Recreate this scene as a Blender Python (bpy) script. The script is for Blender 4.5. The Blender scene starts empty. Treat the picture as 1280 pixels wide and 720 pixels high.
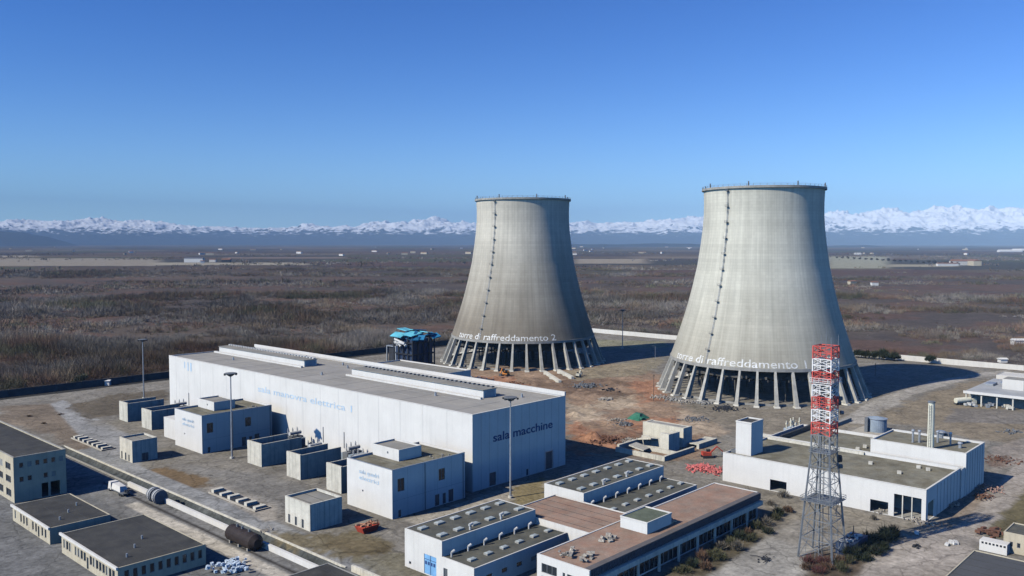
import bpy, math, random
import numpy as np
random.seed(7); rng = np.random.default_rng(11)
R = math.radians
sc = bpy.context.scene
col = sc.collection
CAM_H = 80.0; F = 1070.0; PITCH = R(3.05); YAW = R(43.0)
SUN_EL = R(39.0); SHADOW_AZ = R(-18.5)

def at(px, py, z=0.0):
    """survey helper: a point of the reference image as a site coordinate (metres) at height z"""
    u = (px-640)/F; v = -(py-360)/F
    fx, fy = math.cos(YAW), math.sin(YAW); c, s = math.cos(PITCH), math.sin(PITCH)
    d = (fx*c+u*fy+v*fx*s, fy*c-u*fx+v*fy*s, -s+v*c)
    t = (z-CAM_H)/d[2]
    return (t*d[0], t*d[1])

# ------------------------------------------------------------------ materials
MATS = {}
def mat(name, c, rough=.85, var=.18, scale=.25, streak=0., fine=.10, tint=None, bump=0., metal=0., spec=.3, fscale=3.):
    """painted / mineral surface: large blotches, fine grain and vertical run-off streaks in the base colour"""
    if name in MATS: return MATS[name]
    m = bpy.data.materials.new(name); m.use_nodes = True; MATS[name] = m
    nt = m.node_tree; N = nt.nodes; L = nt.links
    b = N['Principled BSDF']; b.inputs['Roughness'].default_value = rough; b.inputs['Metallic'].default_value = metal
    b.inputs['Specular IOR Level'].default_value = spec
    geo = N.new('ShaderNodeNewGeometry')
    n1 = N.new('ShaderNodeTexNoise'); n1.inputs['Scale'].default_value = scale; n1.inputs['Detail'].default_value = 5; n1.inputs['Roughness'].default_value = .62
    n2 = N.new('ShaderNodeTexNoise'); n2.inputs['Scale'].default_value = fscale; n2.inputs['Detail'].default_value = 3
    L.new(geo.outputs['Position'], n1.inputs['Vector']); L.new(geo.outputs['Position'], n2.inputs['Vector'])
    def ramp(inp, lo, hi):
        r = N.new('ShaderNodeMapRange'); r.inputs['From Min'].default_value = .28; r.inputs['From Max'].default_value = .72
        r.inputs['To Min'].default_value = lo; r.inputs['To Max'].default_value = hi; L.new(inp, r.inputs['Value']); return r.outputs[0]
    f = ramp(n1.outputs['Fac'], 1-var, 1+var)
    g = ramp(n2.outputs['Fac'], 1-fine, 1+fine)
    mu = N.new('ShaderNodeMath'); mu.operation = 'MULTIPLY'; L.new(f, mu.inputs[0]); L.new(g, mu.inputs[1]); out = mu.outputs[0]
    if streak:
        mp = N.new('ShaderNodeMapping'); mp.inputs['Scale'].default_value = (1.1, 1.1, .05); L.new(geo.outputs['Position'], mp.inputs['Vector'])
        n3 = N.new('ShaderNodeTexNoise'); n3.inputs['Scale'].default_value = 1.0; n3.inputs['Detail'].default_value = 4; L.new(mp.outputs[0], n3.inputs['Vector'])
        r3 = N.new('ShaderNodeMapRange'); r3.inputs['From Min'].default_value = .5; r3.inputs['From Max'].default_value = .75
        r3.inputs['To Min'].default_value = 1; r3.inputs['To Max'].default_value = 1-streak; L.new(n3.outputs['Fac'], r3.inputs['Value'])
        m2 = N.new('ShaderNodeMath'); m2.operation = 'MULTIPLY'; L.new(out, m2.inputs[0]); L.new(r3.outputs[0], m2.inputs[1]); out = m2.outputs[0]
    vm = N.new('ShaderNodeVectorMath'); vm.operation = 'SCALE'
    if tint:
        mx = N.new('ShaderNodeMix'); mx.data_type = 'RGBA'; mx.inputs[6].default_value = (*c, 1); mx.inputs[7].default_value = (*tint, 1)
        n4 = N.new('ShaderNodeTexNoise'); n4.inputs['Scale'].default_value = scale*1.7; n4.inputs['Detail'].default_value = 4
        mp4 = N.new('ShaderNodeMapping'); mp4.inputs['Location'].default_value = (31, 17, 5); L.new(geo.outputs['Position'], mp4.inputs['Vector']); L.new(mp4.outputs[0], n4.inputs['Vector'])
        L.new(ramp(n4.outputs['Fac'], 0, 1), mx.inputs[0]); L.new(mx.outputs[2], vm.inputs[0])
    else: vm.inputs[0].default_value = c
    L.new(out, vm.inputs['Scale']); L.new(vm.outputs[0], b.inputs['Base Color'])
    if bump:
        bp = N.new('ShaderNodeBump'); bp.inputs['Strength'].default_value = bump; bp.inputs['Distance'].default_value = .2
        L.new(n2.outputs['Fac'], bp.inputs['Height']); L.new(bp.outputs[0], b.inputs['Normal'])
    return m

def attr_mat(name, rough=.95, nscale=.6, namp=.35, scale2=.06, amp2=.25, bump=0., extra=4., eamp=0., cracks=False):
    m = bpy.data.materials.new(name); m.use_nodes = True; nt = m.node_tree; N = nt.nodes; L = nt.links
    b = N['Principled BSDF']; b.inputs['Roughness'].default_value = rough; b.inputs['Specular IOR Level'].default_value = .15
    a = N.new('ShaderNodeAttribute'); a.attribute_name = 'col'
    geo = N.new('ShaderNodeNewGeometry'); outs = []
    for s, am, det in ((nscale, namp, 6), (scale2, amp2, 6), (extra, eamp, 5)):
        if not am: continue
        n = N.new('ShaderNodeTexNoise'); n.inputs['Scale'].default_value = s; n.inputs['Detail'].default_value = det; n.inputs['Roughness'].default_value = .65
        L.new(geo.outputs['Position'], n.inputs['Vector'])
        r = N.new('ShaderNodeMapRange'); r.inputs['From Min'].default_value = .3; r.inputs['From Max'].default_value = .7
        r.inputs['To Min'].default_value = 1-am; r.inputs['To Max'].default_value = 1+am; L.new(n.outputs['Fac'], r.inputs['Value']); outs.append(r.outputs[0])
        if bump and s == nscale:
            bp = N.new('ShaderNodeBump'); bp.inputs['Strength'].default_value = bump; bp.inputs['Distance'].default_value = .3
            L.new(n.outputs['Fac'], bp.inputs['Height']); L.new(bp.outputs[0], b.inputs['Normal'])
    cur = a.outputs['Color']
    for o in outs:
        vm = N.new('ShaderNodeVectorMath'); vm.operation = 'SCALE'; L.new(cur, vm.inputs[0]); L.new(o, vm.inputs['Scale']); cur = vm.outputs[0]
    if cracks:
        def lines(scale, w, lo, seed):
            mp = N.new('ShaderNodeMapping'); mp.inputs['Scale'].default_value = (scale, scale, 0); mp.inputs['Location'].default_value = (seed, seed, 0)
            wn = N.new('ShaderNodeTexNoise'); wn.inputs['Scale'].default_value = .35; wn.inputs['Detail'].default_value = 3; L.new(geo.outputs['Position'], wn.inputs['Vector'])
            wa = N.new('ShaderNodeVectorMath'); wa.operation = 'MULTIPLY_ADD'; wa.inputs[1].default_value = (4, 4, 0); L.new(wn.outputs['Color'], wa.inputs[0]); L.new(geo.outputs['Position'], wa.inputs[2])
            L.new(wa.outputs[0], mp.inputs[0]); v = N.new('ShaderNodeTexVoronoi'); v.feature = 'DISTANCE_TO_EDGE'; v.inputs['Scale'].default_value = 1; L.new(mp.outputs[0], v.inputs['Vector'])
            r = N.new('ShaderNodeMapRange'); r.inputs[1].default_value = 0; r.inputs[2].default_value = w; r.inputs[3].default_value = lo; r.inputs[4].default_value = 1; L.new(v.outputs['Distance'], r.inputs[0]); return r.outputs[0]
        for o in (lines(.07, .022, .62, 3.), lines(.19, .03, .78, 11.)):
            mxx = N.new('ShaderNodeMix'); mxx.data_type = 'FLOAT'; mxx.inputs[2].default_value = 1; L.new(o, mxx.inputs[3]); L.new(a.outputs['Alpha'], mxx.inputs[0])
            vm = N.new('ShaderNodeVectorMath'); vm.operation = 'SCALE'; L.new(cur, vm.inputs[0]); L.new(mxx.outputs[0], vm.inputs['Scale']); cur = vm.outputs[0]
    L.new(cur, b.inputs['Base Color'])
    return m

WHITE = mat('white_render', (.70, .685, .645), .8, .06, .12, .07, .03)
WHITE2 = mat('white_warm_render', (.69, .67, .62), .8, .08, .15, .10, .03)
CREAM = mat('cream_plaster', (.52, .46, .34), .85, .12, .3, .2, .05)
CONC = mat('pale_concrete', (.64, .61, .52), .9, .16, .35, .32, .08)
CONC_D = mat('grey_concrete', (.34, .33, .30), .9, .2, .3, .25, .1)
CONC_ST = mat('stained_concrete', (.60, .57, .48), .9, .16, .5, .35, .08)
ROOF_G = mat('grey_roof_felt', (.24, .235, .22), .9, .22, .12, 0, .1, tint=(.30, .28, .23))
ROOF_HALL = mat('hall_roof_sheet', (.31, .30, .275), .8, .16, .06, 0, .06, tint=(.37, .345, .30))
ROOF_D = mat('dark_roof_felt', (.045, .045, .044), .85, .3, .18, 0, .15, tint=(.07, .068, .06))
ROOF_M = mat('mossy_roof_felt', (.085, .09, .08), .9, .3, .25, 0, .15, tint=(.12, .115, .09))
ROOF_OL = mat('lichened_roof_gravel', (.17, .15, .10), .95, .35, .16, 0, .2, tint=(.24, .23, .18))
ROOF_R = mat('red_brown_roof_gravel', (.33, .20, .14), .95, .22, .2, 0, .15, tint=(.30, .23, .18))
ROOF_GR = mat('green_algae_roof', (.12, .14, .10), .95, .3, .3, 0, .15)
GLASS = mat('dark_window_glass', (.02, .027, .035), .15, .2, .5, 0, .1, spec=.6)
BLUEGLASS = mat('blue_panel', (.20, .42, .68), .4, .15, .6, 0, .05)
DARKBLUE = mat('dark_blue_paint', (.03, .05, .10), .5, .2, .5)
DOOR = mat('grey_door_paint', (.10, .11, .12), .6, .15, .6)
FRAME = mat('window_frame_metal', (.32, .33, .34), .5, .1, .6)
BLACK = mat('dark_steel', (.035, .038, .045), .6, .3, .5)
STEEL = mat('galvanised_steel', (.36, .38, .40), .45, .2, .6, 0, .1, metal=.35)
STEEL_D = mat('weathered_steel', (.16, .17, .18), .6, .25, .6)
RUST = mat('rusty_steel', (.17, .085, .055), .85, .35, .8, .2, .2)
RED = mat('signal_red_paint', (.60, .10, .08), .55, .18, .6)
REDWHITE = mat('signal_white_paint', (.78, .76, .74), .55, .1, .6)
ORANGE = mat('orange_red_paint', (.48, .075, .045), .6, .3, .6)
PINK = mat('red_pink_plastic', (.70, .12, .12), .5, .3, .7, 0, .25, tint=(.74, .26, .23))
TURQ = mat('turquoise_sheet', (.16, .58, .70), .5, .3, .2)
TURQ_D = mat('teal_sheet', (.03, .20, .38), .55, .3, .2)
GREENP = mat('green_tarpaulin', (.03, .16, .10), .6, .3, .5)
SKYL = mat('skylight_acrylic', (.40, .44, .43), .35, .12, .9)
YELLOW = mat('pale_yellow_paint', (.76, .73, .58), .6, .12, .5, .15)
LETTER_W = mat('white_letter_paint', (.86, .87, .87), .7, .05, .5, 0, .05, tint=(.45, .44, .38))
LETTER_B = mat('blue_letter_paint', (.035, .075, .20), .7, .3, .5)
LETTER_F = mat('faded_blue_letter_paint', (.45, .60, .74), .8, .18, .35)
TRUNK = mat('tree_bark', (.10, .08, .06), .95, .2, 1.)
PAVE = mat('concrete_paving', (.46, .42, .35), .9, .14, .4, 0, .12)
GREYP = mat('blue_grey_paint', (.30, .36, .42), .5, .2, .5)
SEAM = mat('bitumen_seam', (.06, .06, .058), .9, .3, .4, 0, .2)
RUBBLE = mat('mixed_rubble', (.50, .46, .39), .95, .35, 1.1, 0, .3, tint=(.24, .21, .18))
BLIND = mat('pale_window_blind', (.34, .34, .31), .7, .2, .8)
PORCELAIN = mat('grey_white_porcelain', (.55, .55, .53), .4, .2, .8)

# ------------------------------------------------------------------ mesh helper
def thing(name, label, cat, loc, group=None):
    o = bpy.data.objects.new(name, None); o.location = loc; o.empty_display_size = 1; col.objects.link(o)
    o['label'] = label; o['category'] = cat
    if group: o['group'] = group
    return o
def root_of(o):
    while o.parent: o = o.parent
    return o
class MB:
    def __init__(s): s.v = []; s.f = []
    def quadbox(s, p):       # 8 points: bottom 4 ccw, top 4 ccw
        n = len(s.v); s.v += [tuple(q) for q in p]
        s.f += [(n+3, n+2, n+1, n), (n+4, n+5, n+6, n+7), (n, n+1, n+5, n+4), (n+1, n+2, n+6, n+5), (n+2, n+3, n+7, n+6), (n+3, n, n+4, n+7)]
        return s
    def box(s, x0, x1, y0, y1, z0, z1):
        return s.quadbox([(x0, y0, z0), (x1, y0, z0), (x1, y1, z0), (x0, y1, z0), (x0, y0, z1), (x1, y0, z1), (x1, y1, z1), (x0, y1, z1)])
    def obox(s, c, d, rz=0., rx=0., ry=0.):   # centre, size, rotations
        from mathutils import Euler, Vector
        M = Euler((rx, ry, rz)).to_matrix(); a, b, e = d[0]/2, d[1]/2, d[2]/2
        return s.quadbox([Vector(c) + M @ Vector(q) for q in ((-a, -b, -e), (a, -b, -e), (a, b, -e), (-a, b, -e), (-a, -b, e), (a, -b, e), (a, b, e), (-a, b, e))])
    def beam(s, p, q, w, w2=None):
        from mathutils import Vector
        p = Vector(p); q = Vector(q); d = (q-p)
        if d.length < 1e-6: return s
        d.normalize(); a = d.cross(Vector((0, 0, 1)))
        if a.length < 1e-3: a = Vector((1, 0, 0))
        a.normalize(); b = d.cross(a); w2 = w2 or w
        P = lambda c, k: [c-a*k/2-b*k/2, c+a*k/2-b*k/2, c+a*k/2+b*k/2, c-a*k/2+b*k/2]
        return s.quadbox(P(p, w)+P(q, w2))
    def cyl(s, p, q, r, r2=None, n=14):
        from mathutils import Vector
        p = Vector(p); q = Vector(q); d = (q-p).normalized(); r2 = r if r2 is None else r2
        a = d.cross(Vector((0, 0, 1)))
        if a.length < 1e-3: a = Vector((1, 0, 0))
        a.normalize(); b = d.cross(a); k = len(s.v)
        for c, rr in ((p, r), (q, r2)):
            for i in range(n):
                t = 2*math.pi*i/n; s.v.append(tuple(c+a*math.cos(t)*rr+b*math.sin(t)*rr))
        for i in range(n): s.f.append((k+i, k+(i+1) % n, k+n+(i+1) % n, k+n+i))
        s.f.append(tuple(k+i for i in range(n))[::-1]); s.f.append(tuple(k+n+i for i in range(n)))
        return s
    def chunk(s, c, r, seed=None):     # an irregular lump
        n = len(s.v); q = []
        for dz in (-.7, .7):
            for i in range(5):
                t = 2*math.pi*(i+random.uniform(-.25, .25))/5; k = r*random.uniform(.6, 1.1)
                q.append((c[0]+k*math.cos(t), c[1]+k*math.sin(t), c[2]+dz*r*random.uniform(.5, 1)))
        s.v += q
        for i in range(5): s.f.append((n+i, n+(i+1) % 5, n+5+(i+1) % 5, n+5+i))
        s.f.append(tuple(n+i for i in range(5))[::-1]); s.f.append(tuple(n+5+i for i in range(5)))
        return s
    def build(s, name, m, parent=None, label=None, loc=None, smooth=False):
        if not s.v: return None
        o0 = root_of(parent).location if parent else (loc or (0, 0, 0))
        me = bpy.data.meshes.new(name)
        me.from_pydata([(a-o0[0], b-o0[1], c-o0[2]) for a, b, c in s.v], [], s.f); me.validate(); me.update()
        if smooth:
            for p in me.polygons: p.use_smooth = True
        me.materials.append(m)
        o = bpy.data.objects.new(name, me); col.objects.link(o)
        if parent: o.parent = parent
        elif loc: o.location = loc
        if label: o['label'] = label
        return o
def tag(o, label, cat, group=None):
    o['label'] = label; o['category'] = cat
    if group: o['group'] = group
    return o
def copy_tree(o, parent=None):
    c = o.copy(); col.objects.link(c); c.parent = parent
    for ch in list(o.children): copy_tree(ch, c)
    return c

# wall with rectangular openings. axis 'x': plane x=c, running along y (a0..a1); thickness t grows towards +axis
def wall(mb, axis, c, t, a0, a1, z0, z1, ops=()):
    As = sorted({a0, a1, *[v for o in ops for v in o[:2]]}); Zs = sorted({z0, z1, *[v for o in ops for v in o[2:4]]})
    for i in range(len(As)-1):
        run = None
        for j in range(len(Zs)-1):
            am, zm = (As[i]+As[i+1])/2, (Zs[j]+Zs[j+1])/2
            hole = any(o[0] < am < o[1] and o[2] < zm < o[3] for o in ops)
            if not hole and run is None: run = Zs[j]
            if run is not None and (hole or j == len(Zs)-2):
                top = Zs[j] if hole else Zs[j+1]
                if axis == 'x': mb.box(c, c+t, As[i], As[i+1], run, top)
                else: mb.box(As[i], As[i+1], c, c+t, run, top)
                run = None
def fit(root, axis, c, ops, deep=.22):
    """put a window or a door into each opening of the face at c (looking towards -axis)"""
    for (a0, a1, z0, z1, kind) in ops:
        B = lambda m, p0, p1, u0, u1, w0, w1: m.box(c+p0, c+p1, u0, u1, w0, w1) if axis == 'x' else m.box(u0, u1, c+p0, c+p1, w0, w1)
        if kind == 'window':
            f = MB(); w = .09
            B(f, deep-.08, deep, a0, a0+w, z0, z1); B(f, deep-.08, deep, a1-w, a1, z0, z1)
            B(f, deep-.08, deep, a0+w, a1-w, z0, z0+w); B(f, deep-.08, deep, a0+w, a1-w, z1-w, z1)
            n = max(1, round((a1-a0)/1.4))
            for k in range(1, n):
                x = a0+(a1-a0)*k/n; B(f, deep-.07, deep-.005, x-.035, x+.035, z0+w, z1-w)
            fo = f.build('window', FRAME, root)
            g = MB(); B(g, deep+.003, deep+.04, a0, a1, z0, z1); g.build('pane', BLIND if random.random() < .2 else GLASS, fo)
        elif kind == 'door':
            d = MB(); B(d, deep, deep+.08, a0, a1, z0, z1); do = d.build('door', DOOR, root)
            h = MB(); B(h, deep-.08, deep-.003, a0+.15, a0+.3, z0+1.0, z0+1.15); h.build('handle', STEEL, do)
        elif kind == 'dark':
            d = MB(); B(d, deep, deep+.08, a0, a1, z0, z1); d.build('opening', BLACK, root)
def building(name, label, x0, x1, y0, y1, h, wm=WHITE, rm=ROOF_G, par=.5, t=.35, fx=(), fy=(), cat='building', coping=None, z0=-.3, group=None, loc=None):
    r = thing(name, label, cat, (x0, y0, 0), group)
    w = MB()
    wall(w, 'x', x0, t, y0, y1, z0, h, fx)
    wall(w, 'y', y0, t, x0+t, x1-t, z0, h, fy)
    w.box(x1-t, x1, y0, y1, z0, h); w.box(x0+t, x1-t, y1-t, y1, z0, h)
    w.build('wall', wm, r)
    ro = MB().box(x0+t, x1-t, y0+t, y1-t, h-par-.3, h-par).build('roof', rm, r)
    sm = MB(); q0 = x0+t+random.uniform(1, 3)
    while q0 < x1-t-.3: sm.box(q0, q0+.14, y0+t+.05, y1-t-.05, h-par+.003, h-par+.03); q0 += random.uniform(3.2, 4.6)
    sm.build('felt_seams', SEAM, ro)
    if any(o[4] == 'open' for o in list(fx)+list(fy)):
        MB().box(x0+t, x1-t, y0+t, y1-t, .0, .05).build('floor_slab', CONC_D, r)
    if coping:
        c = MB(); k = .06
        c.box(x0-k, x0+t+k, y0-k, y1+k, h, h+.12); c.box(x1-t-k, x1+k, y0-k, y1+k, h, h+.12)
        c.box(x0+t+k, x1-t-k, y0-k, y0+t+k, h, h+.12); c.box(x0+t+k, x1-t-k, y1-t-k, y1+k, h, h+.12)
        c.build('coping', coping, r)
    fit(r, 'x', x0, fx); fit(r, 'y', y0, fy)
    return r
def text_mesh(txt, size, spacing=1.0, bold=0.0):
    cu = bpy.data.curves.new('lettering', 'FONT'); cu.body = txt; cu.size = size; cu.space_character = spacing
    cu.extrude = .04; cu.offset = bold; cu.resolution_u = 3
    o = bpy.data.objects.new('lettering', cu); col.objects.link(o)
    bpy.context.view_layer.update()
    me = bpy.data.meshes.new_from_object(o.evaluated_get(bpy.context.evaluated_depsgraph_get()))
    bpy.data.objects.remove(o); bpy.data.curves.remove(cu)
    co = np.empty(len(me.vertices)*3); me.vertices.foreach_get('co', co); co = co.reshape(-1, 3)
    return me, co
def put_text(txt, size, fn, m, parent, name='lettering', **k):
    """fn maps (u along, v up, w out) numpy columns to site xyz"""
    me, co = text_mesh(txt, size, **k)
    wid = co[:, 0].max(); P = fn(co[:, 0], co[:, 1], co[:, 2], wid)
    o0 = np.array(root_of(parent).location)
    me.vertices.foreach_set('co', (P-o0).ravel().astype('f4')); me.update(); me.materials.clear(); me.materials.append(m)
    o = bpy.data.objects.new(name, me); col.objects.link(o); o.parent = parent
    return o

# ------------------------------------------------------------------ numpy noise
def vnoise(x, y, seed=0):
    xi = np.floor(x).astype(np.int64); yi = np.floor(y).astype(np.int64); xf = x-xi; yf = y-yi
    u = xf*xf*(3-2*xf); v = yf*yf*(3-2*yf)
    def h(a, b):
        n = (a*374761393+b*668265263+seed*1442695041) & 0xffffffff
        n = ((n ^ (n >> 13))*1274126177) & 0xffffffff
        return ((n ^ (n >> 16)) & 0xffff)/65535.
    return (h(xi, yi)*(1-u)+h(xi+1, yi)*u)*(1-v)+(h(xi, yi+1)*(1-u)+h(xi+1, yi+1)*u)*v
def fbm(x, y, s, oct=4, seed=0):
    t = 0; a = .5; n = 0; x = x/s; y = y/s
    for i in range(oct):
        t = t+a*vnoise(x, y, seed+i*17); n += a; a *= .55; x = x*2.03+5.1; y = y*2.03+9.7
    return t/n
def smooth(a, b, x): t = np.clip((x-a)/(b-a), 0, 1); return t*t*(3-2*t)

# ------------------------------------------------------------------ ground
def axis_coords(a, b, step, lo, hi):
    c = list(np.arange(a, b+.01, step)); s = step; v = b
    while v < hi: s *= 1.03; v = min(v+s, hi); c.append(v)
    s = step; v = a; pre = []
    while v > lo: s *= 1.3; v = max(v-s, lo); pre.append(v)
    return np.array(pre[::-1]+c)
FAR = 46000.
gx = axis_coords(70, 610, 1.0, -1500, FAR); gy = axis_coords(30, 500, 1.0, -1500, FAR)
X, Y = np.meshgrid(gx, gy, indexing='ij')
dx = (fbm(X, Y, 14, 4, 3)-.5); dy = (fbm(X, Y, 14, 4, 8)-.5)
nz = fbm(X, Y, 6, 4, 21); nl = fbm(X, Y, 40, 4, 33); nf = fbm(X, Y, 2.3, 3, 55)
def C(*a): return np.array(a, float)
def sd_poly(px, py, poly):
    poly = np.array(poly, float); d = np.full(px.shape, 1e18); ins = np.zeros(px.shape, bool)
    for i in range(len(poly)):
        a = poly[i]; b = poly[i-1]; e = b-a; wx = px-a[0]; wy = py-a[1]
        t = np.clip((wx*e[0]+wy*e[1])/(e@e+1e-9), 0, 1); d = np.minimum(d, (wx-e[0]*t)**2+(wy-e[1]*t)**2)
        c = ((a[1] > py) != (b[1] > py)) & (px < (b[0]-a[0])*(py-a[1])/(b[1]-a[1]+1e-12)+a[0]); ins ^= c
    return np.where(ins, np.sqrt(d), -np.sqrt(d))
site = smooth(0, 1, 603-X)*smooth(0, 1, 491-Y)
# open country: bare heath, ochre grass, reddish bramble, field strips farther out
dist = np.hypot(X, Y)
h1 = fbm(X, Y, 160, 5, 71)[..., None]; h2 = fbm(X, Y, 55, 4, 91)[..., None]; h3 = fbm(X, Y, 420, 4, 101)[..., None]
colr = C(.095, .078, .067)*(1-smooth(.4, .7, h1))+C(.125, .10, .078)*smooth(.4, .7, h1)
colr = colr*(1-.6*smooth(.48, .66, h2))+C(.15, .085, .06)*.6*smooth(.48, .66, h2)
# far field parcels in rows
fa = np.hypot(X, Y)
pid = np.floor((X*.62+Y*.78+300*h3[..., 0])/620.)*7+np.floor((X*.78-Y*.62+500*h1[..., 0])/900.)
pv = (np.sin(pid*12.9898)*43758.5453) % 1.0
palette = np.array([[.10, .075, .055], [.075, .06, .05], [.13, .10, .07], [.085, .085, .05], [.11, .07, .055], [.16, .13, .10], [.07, .065, .055]])
fld = palette[(pv*6.99).astype(int) % 7]
wf = smooth(1900, 2600, fa)[..., None]
colr = colr*(1-wf)+fld*wf
base = C(.255, .235, .20)*(.86+.28*nl[..., None])
base = base*(1-.35*smooth(.55, .72, nz)[..., None])+C(.20, .175, .125)*.35*smooth(.55, .72, nz)[..., None]
colr = colr*(1-site[..., None])+base*site[..., None]
Z = np.zeros_like(X)
def paint(poly, c, edge=1.0, wob=6., amt=1., rough=0.):
    global colr
    poly = np.array(poly); m = 30
    ii = (gx > poly[:, 0].min()-m) & (gx < poly[:, 0].max()+m); jj = (gy > poly[:, 1].min()-m) & (gy < poly[:, 1].max()+m)
    I = np.ix_(ii, jj)
    sd = sd_poly(X[I]+dx[I]*wob, Y[I]+dy[I]*wob, poly)
    w = smooth(-edge, edge, sd+rough*(nf[I]-.5)*8)*amt
    colr[I] = colr[I]*(1-w[..., None])+np.array(c)*(.85+.3*nz[I][..., None])*w[..., None]
def px_poly(*pts): return [at(*p) for p in pts]
def rect(x0, x1, y0, y1): return [(x0, y0), (x1, y0), (x1, y1), (x0, y1)]
# western yard asphalt
paint(rect(-50, 112, 60, 500), (.19, .19, .185), 1, 2)
paint(rect(104, 131, 60, 340), (.24, .235, .22), 1, 1)
paint(rect(107.8, 111.8, 150, 262), (.58, .53, .44), .3, .3)         # light slab
paint(rect(112.4, 113.3, 150, 292), (.05, .045, .04), .3, .2); paint(rect(115.2, 115.8, 150, 292), (.09, .08, .07), .3, .2)
paint(px_poly((0, 508), (60, 505), (110, 505), (165, 600), (130, 585), (60, 540), (0, 530)), (.22, .17, .12), 3, 10, .8, .6)   # rough grass at far left
paint(px_poly((62, 505), (78, 500), (160, 542), (180, 560), (175, 590), (120, 565)), (.34, .335, .32), .8, 2)  # slip road
paint(px_poly((82, 505), (150, 492), (205, 487), (205, 515), (150, 518), (112, 524)), (.145, .12, .085), 2, 12, .9, .8)
paint(px_poly((110, 526), (150, 540), (215, 545), (190, 520)), (.25, .225, .18), 3, 8, .7, .6)
paint(px_poly((165, 590), (215, 583), (262, 598), (262, 607), (215, 614), (188, 602)), (.20, .135, .07), 1.2, 6, .9, .8)  # ochre grass
paint(rect(123.5, 130.5, 90, 345), (.30, .30, .29), .4, .5)            # road along the channel
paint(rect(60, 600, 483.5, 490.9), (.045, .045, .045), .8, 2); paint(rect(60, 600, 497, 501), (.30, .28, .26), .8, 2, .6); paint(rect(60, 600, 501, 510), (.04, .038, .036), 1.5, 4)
paint(rect(118.3, 123.2, 170, 356), (.075, .085, .085), .4, .3)         # channel floor
paint(px_poly((255, 610), (290, 606), (345, 628), (345, 650), (330, 652)), (.40, .36, .30), .8, 1)
paint(px_poly((330, 664), (390, 668), (440, 664), (490, 676), (498, 690), (470, 698), (420, 700), (350, 678)), (.20, .165, .095), 1.2, 6, .9, .7)
paint(px_poly((398, 682), (430, 672), (492, 682), (485, 692), (440, 697)), (.16, .125, .07), .7, 3, .7, .5)
paint(px_poly((230, 580), (330, 590), (420, 620), (430, 660), (350, 640), (270, 600)), (.235, .225, .205), 2, 8, .7)
paint(px_poly((505, 650), (665, 600), (690, 607), (540, 662)), (.42, .38, .31), .6, 1.5)   # pale kerb path
paint(px_poly((640, 610), (680, 596), (682, 628), (640, 632)), (.25, .20, .10), 1, 3, .9, .5)
paint(px_poly((440, 700), (520, 690), (560, 715), (500, 730)), (.20, .18, .12), 1.2, 5, .8, .5)
# demolition field: brown and orange-red earth
soil = (.34, .235, .16)
paint(px_poly((560, 462), (700, 456), (800, 455), (835, 480), (838, 505), (905, 520), (900, 552), (870, 575), (770, 575), (712, 560), (708, 500), (640, 482), (560, 480)), soil, 4, 22, .95, 1.2)
for q in (((712, 548), (790, 540), (800, 556), (720, 572)), ((760, 524), (800, 528), (850, 520), (860, 534), (800, 545)), ((780, 478), (820, 474), (835, 500), (800, 510)),
          ((560, 470), (640, 470), (660, 488), (600, 482)), ((716, 528), (750, 535), (748, 545), (714, 548))):
    paint(px_poly(*q), (.42, .19, .105), 2.5, 14, .65, 1.6)
for q in (((740, 498), (800, 492), (800, 512), (745, 515)), ((705, 500), (760, 520), (730, 530), (712, 520)), ((850, 512), (910, 520), (900, 545), (860, 545))):
    paint(px_poly(*q), (.50, .41, .30), 2.5, 14, .7, 1.4)
for q in (((660, 478), (770, 470), (790, 480), (700, 492)), ((740, 535), (830, 545), (780, 560)), ((700, 484), (810, 492), (760, 500))):
    paint(px_poly(*q), (.15, .10, .07), 2.5, 16, .6, 1.8)
paint(px_poly((700, 466), (820, 446), (835, 452), (800, 470), (720, 476)), (.30, .26, .18), 2, 8, .8, .5)
paint(px_poly((735, 424), (830, 427), (840, 434), (745, 438)), (.27, .26, .17), 2, 5, .9)
# tower surrounds and the eastern yards
paint(px_poly((830, 498), (900, 508), (960, 512), (1080, 508), (1100, 520), (1040, 545), (920, 545), (880, 520)), (.27, .235, .18), 3, 14, .9, .8)
paint(px_poly((1045, 528), (1090, 500), (1160, 478), (1225, 466), (1262, 462), (1265, 468), (1215, 473), (1140, 494), (1080, 530)), (.40, .37, .32), .8, 2)
paint(px_poly((1075, 530), (1140, 500), (1215, 477), (1262, 470), (1279, 520), (1279, 560), (1190, 545), (1130, 530)), (.285, .235, .165), 2.5, 14, .95, .6)
paint(px_poly((1190, 510), (1290, 512), (1290, 530), (1180, 528)), (.21, .195, .18), 1.2, 6, .75)
paint(px_poly((1240, 560), (1290, 545), (1290, 575), (1245, 590)), (.36, .31, .26), 1, 3, .8)
paint(px_poly((1238, 572), (1262, 570), (1262, 584), (1240, 584)), (.17, .12, .09), 1, 5, .9)
paint(px_poly((960, 620), (1090, 645), (1165, 662), (1120, 680), (1080, 690), (1050, 670), (960, 640)), (.31, .275, .21), 2, 6, .9, .8)
paint(px_poly((866, 722), (1000, 650), (1048, 668), (1060, 690), (985, 725)), (.37, .35, .31), .6, 1.2)        # road beside the pavilion
paint(px_poly((1050, 725), (1120, 675), (1200, 655), (1235, 620), (1290, 560), (1290, 608), (1240, 655), (1180, 728)), (.40, .355, .305), .7, 1.5)
paint(px_poly((1160, 662), (1225, 612), (1245, 600), (1210, 650)), (.36, .28, .21), 1.5, 5, .7)
paint(px_poly((1236, 662), (1290, 600), (1290, 680), (1245, 672)), (.15, .125, .06), 1.5, 5, .9, .5)
paint(px_poly((820, 722), (960, 636), (1000, 640), (880, 722)), (.12, .10, .065), 1.2, 3)
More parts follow.
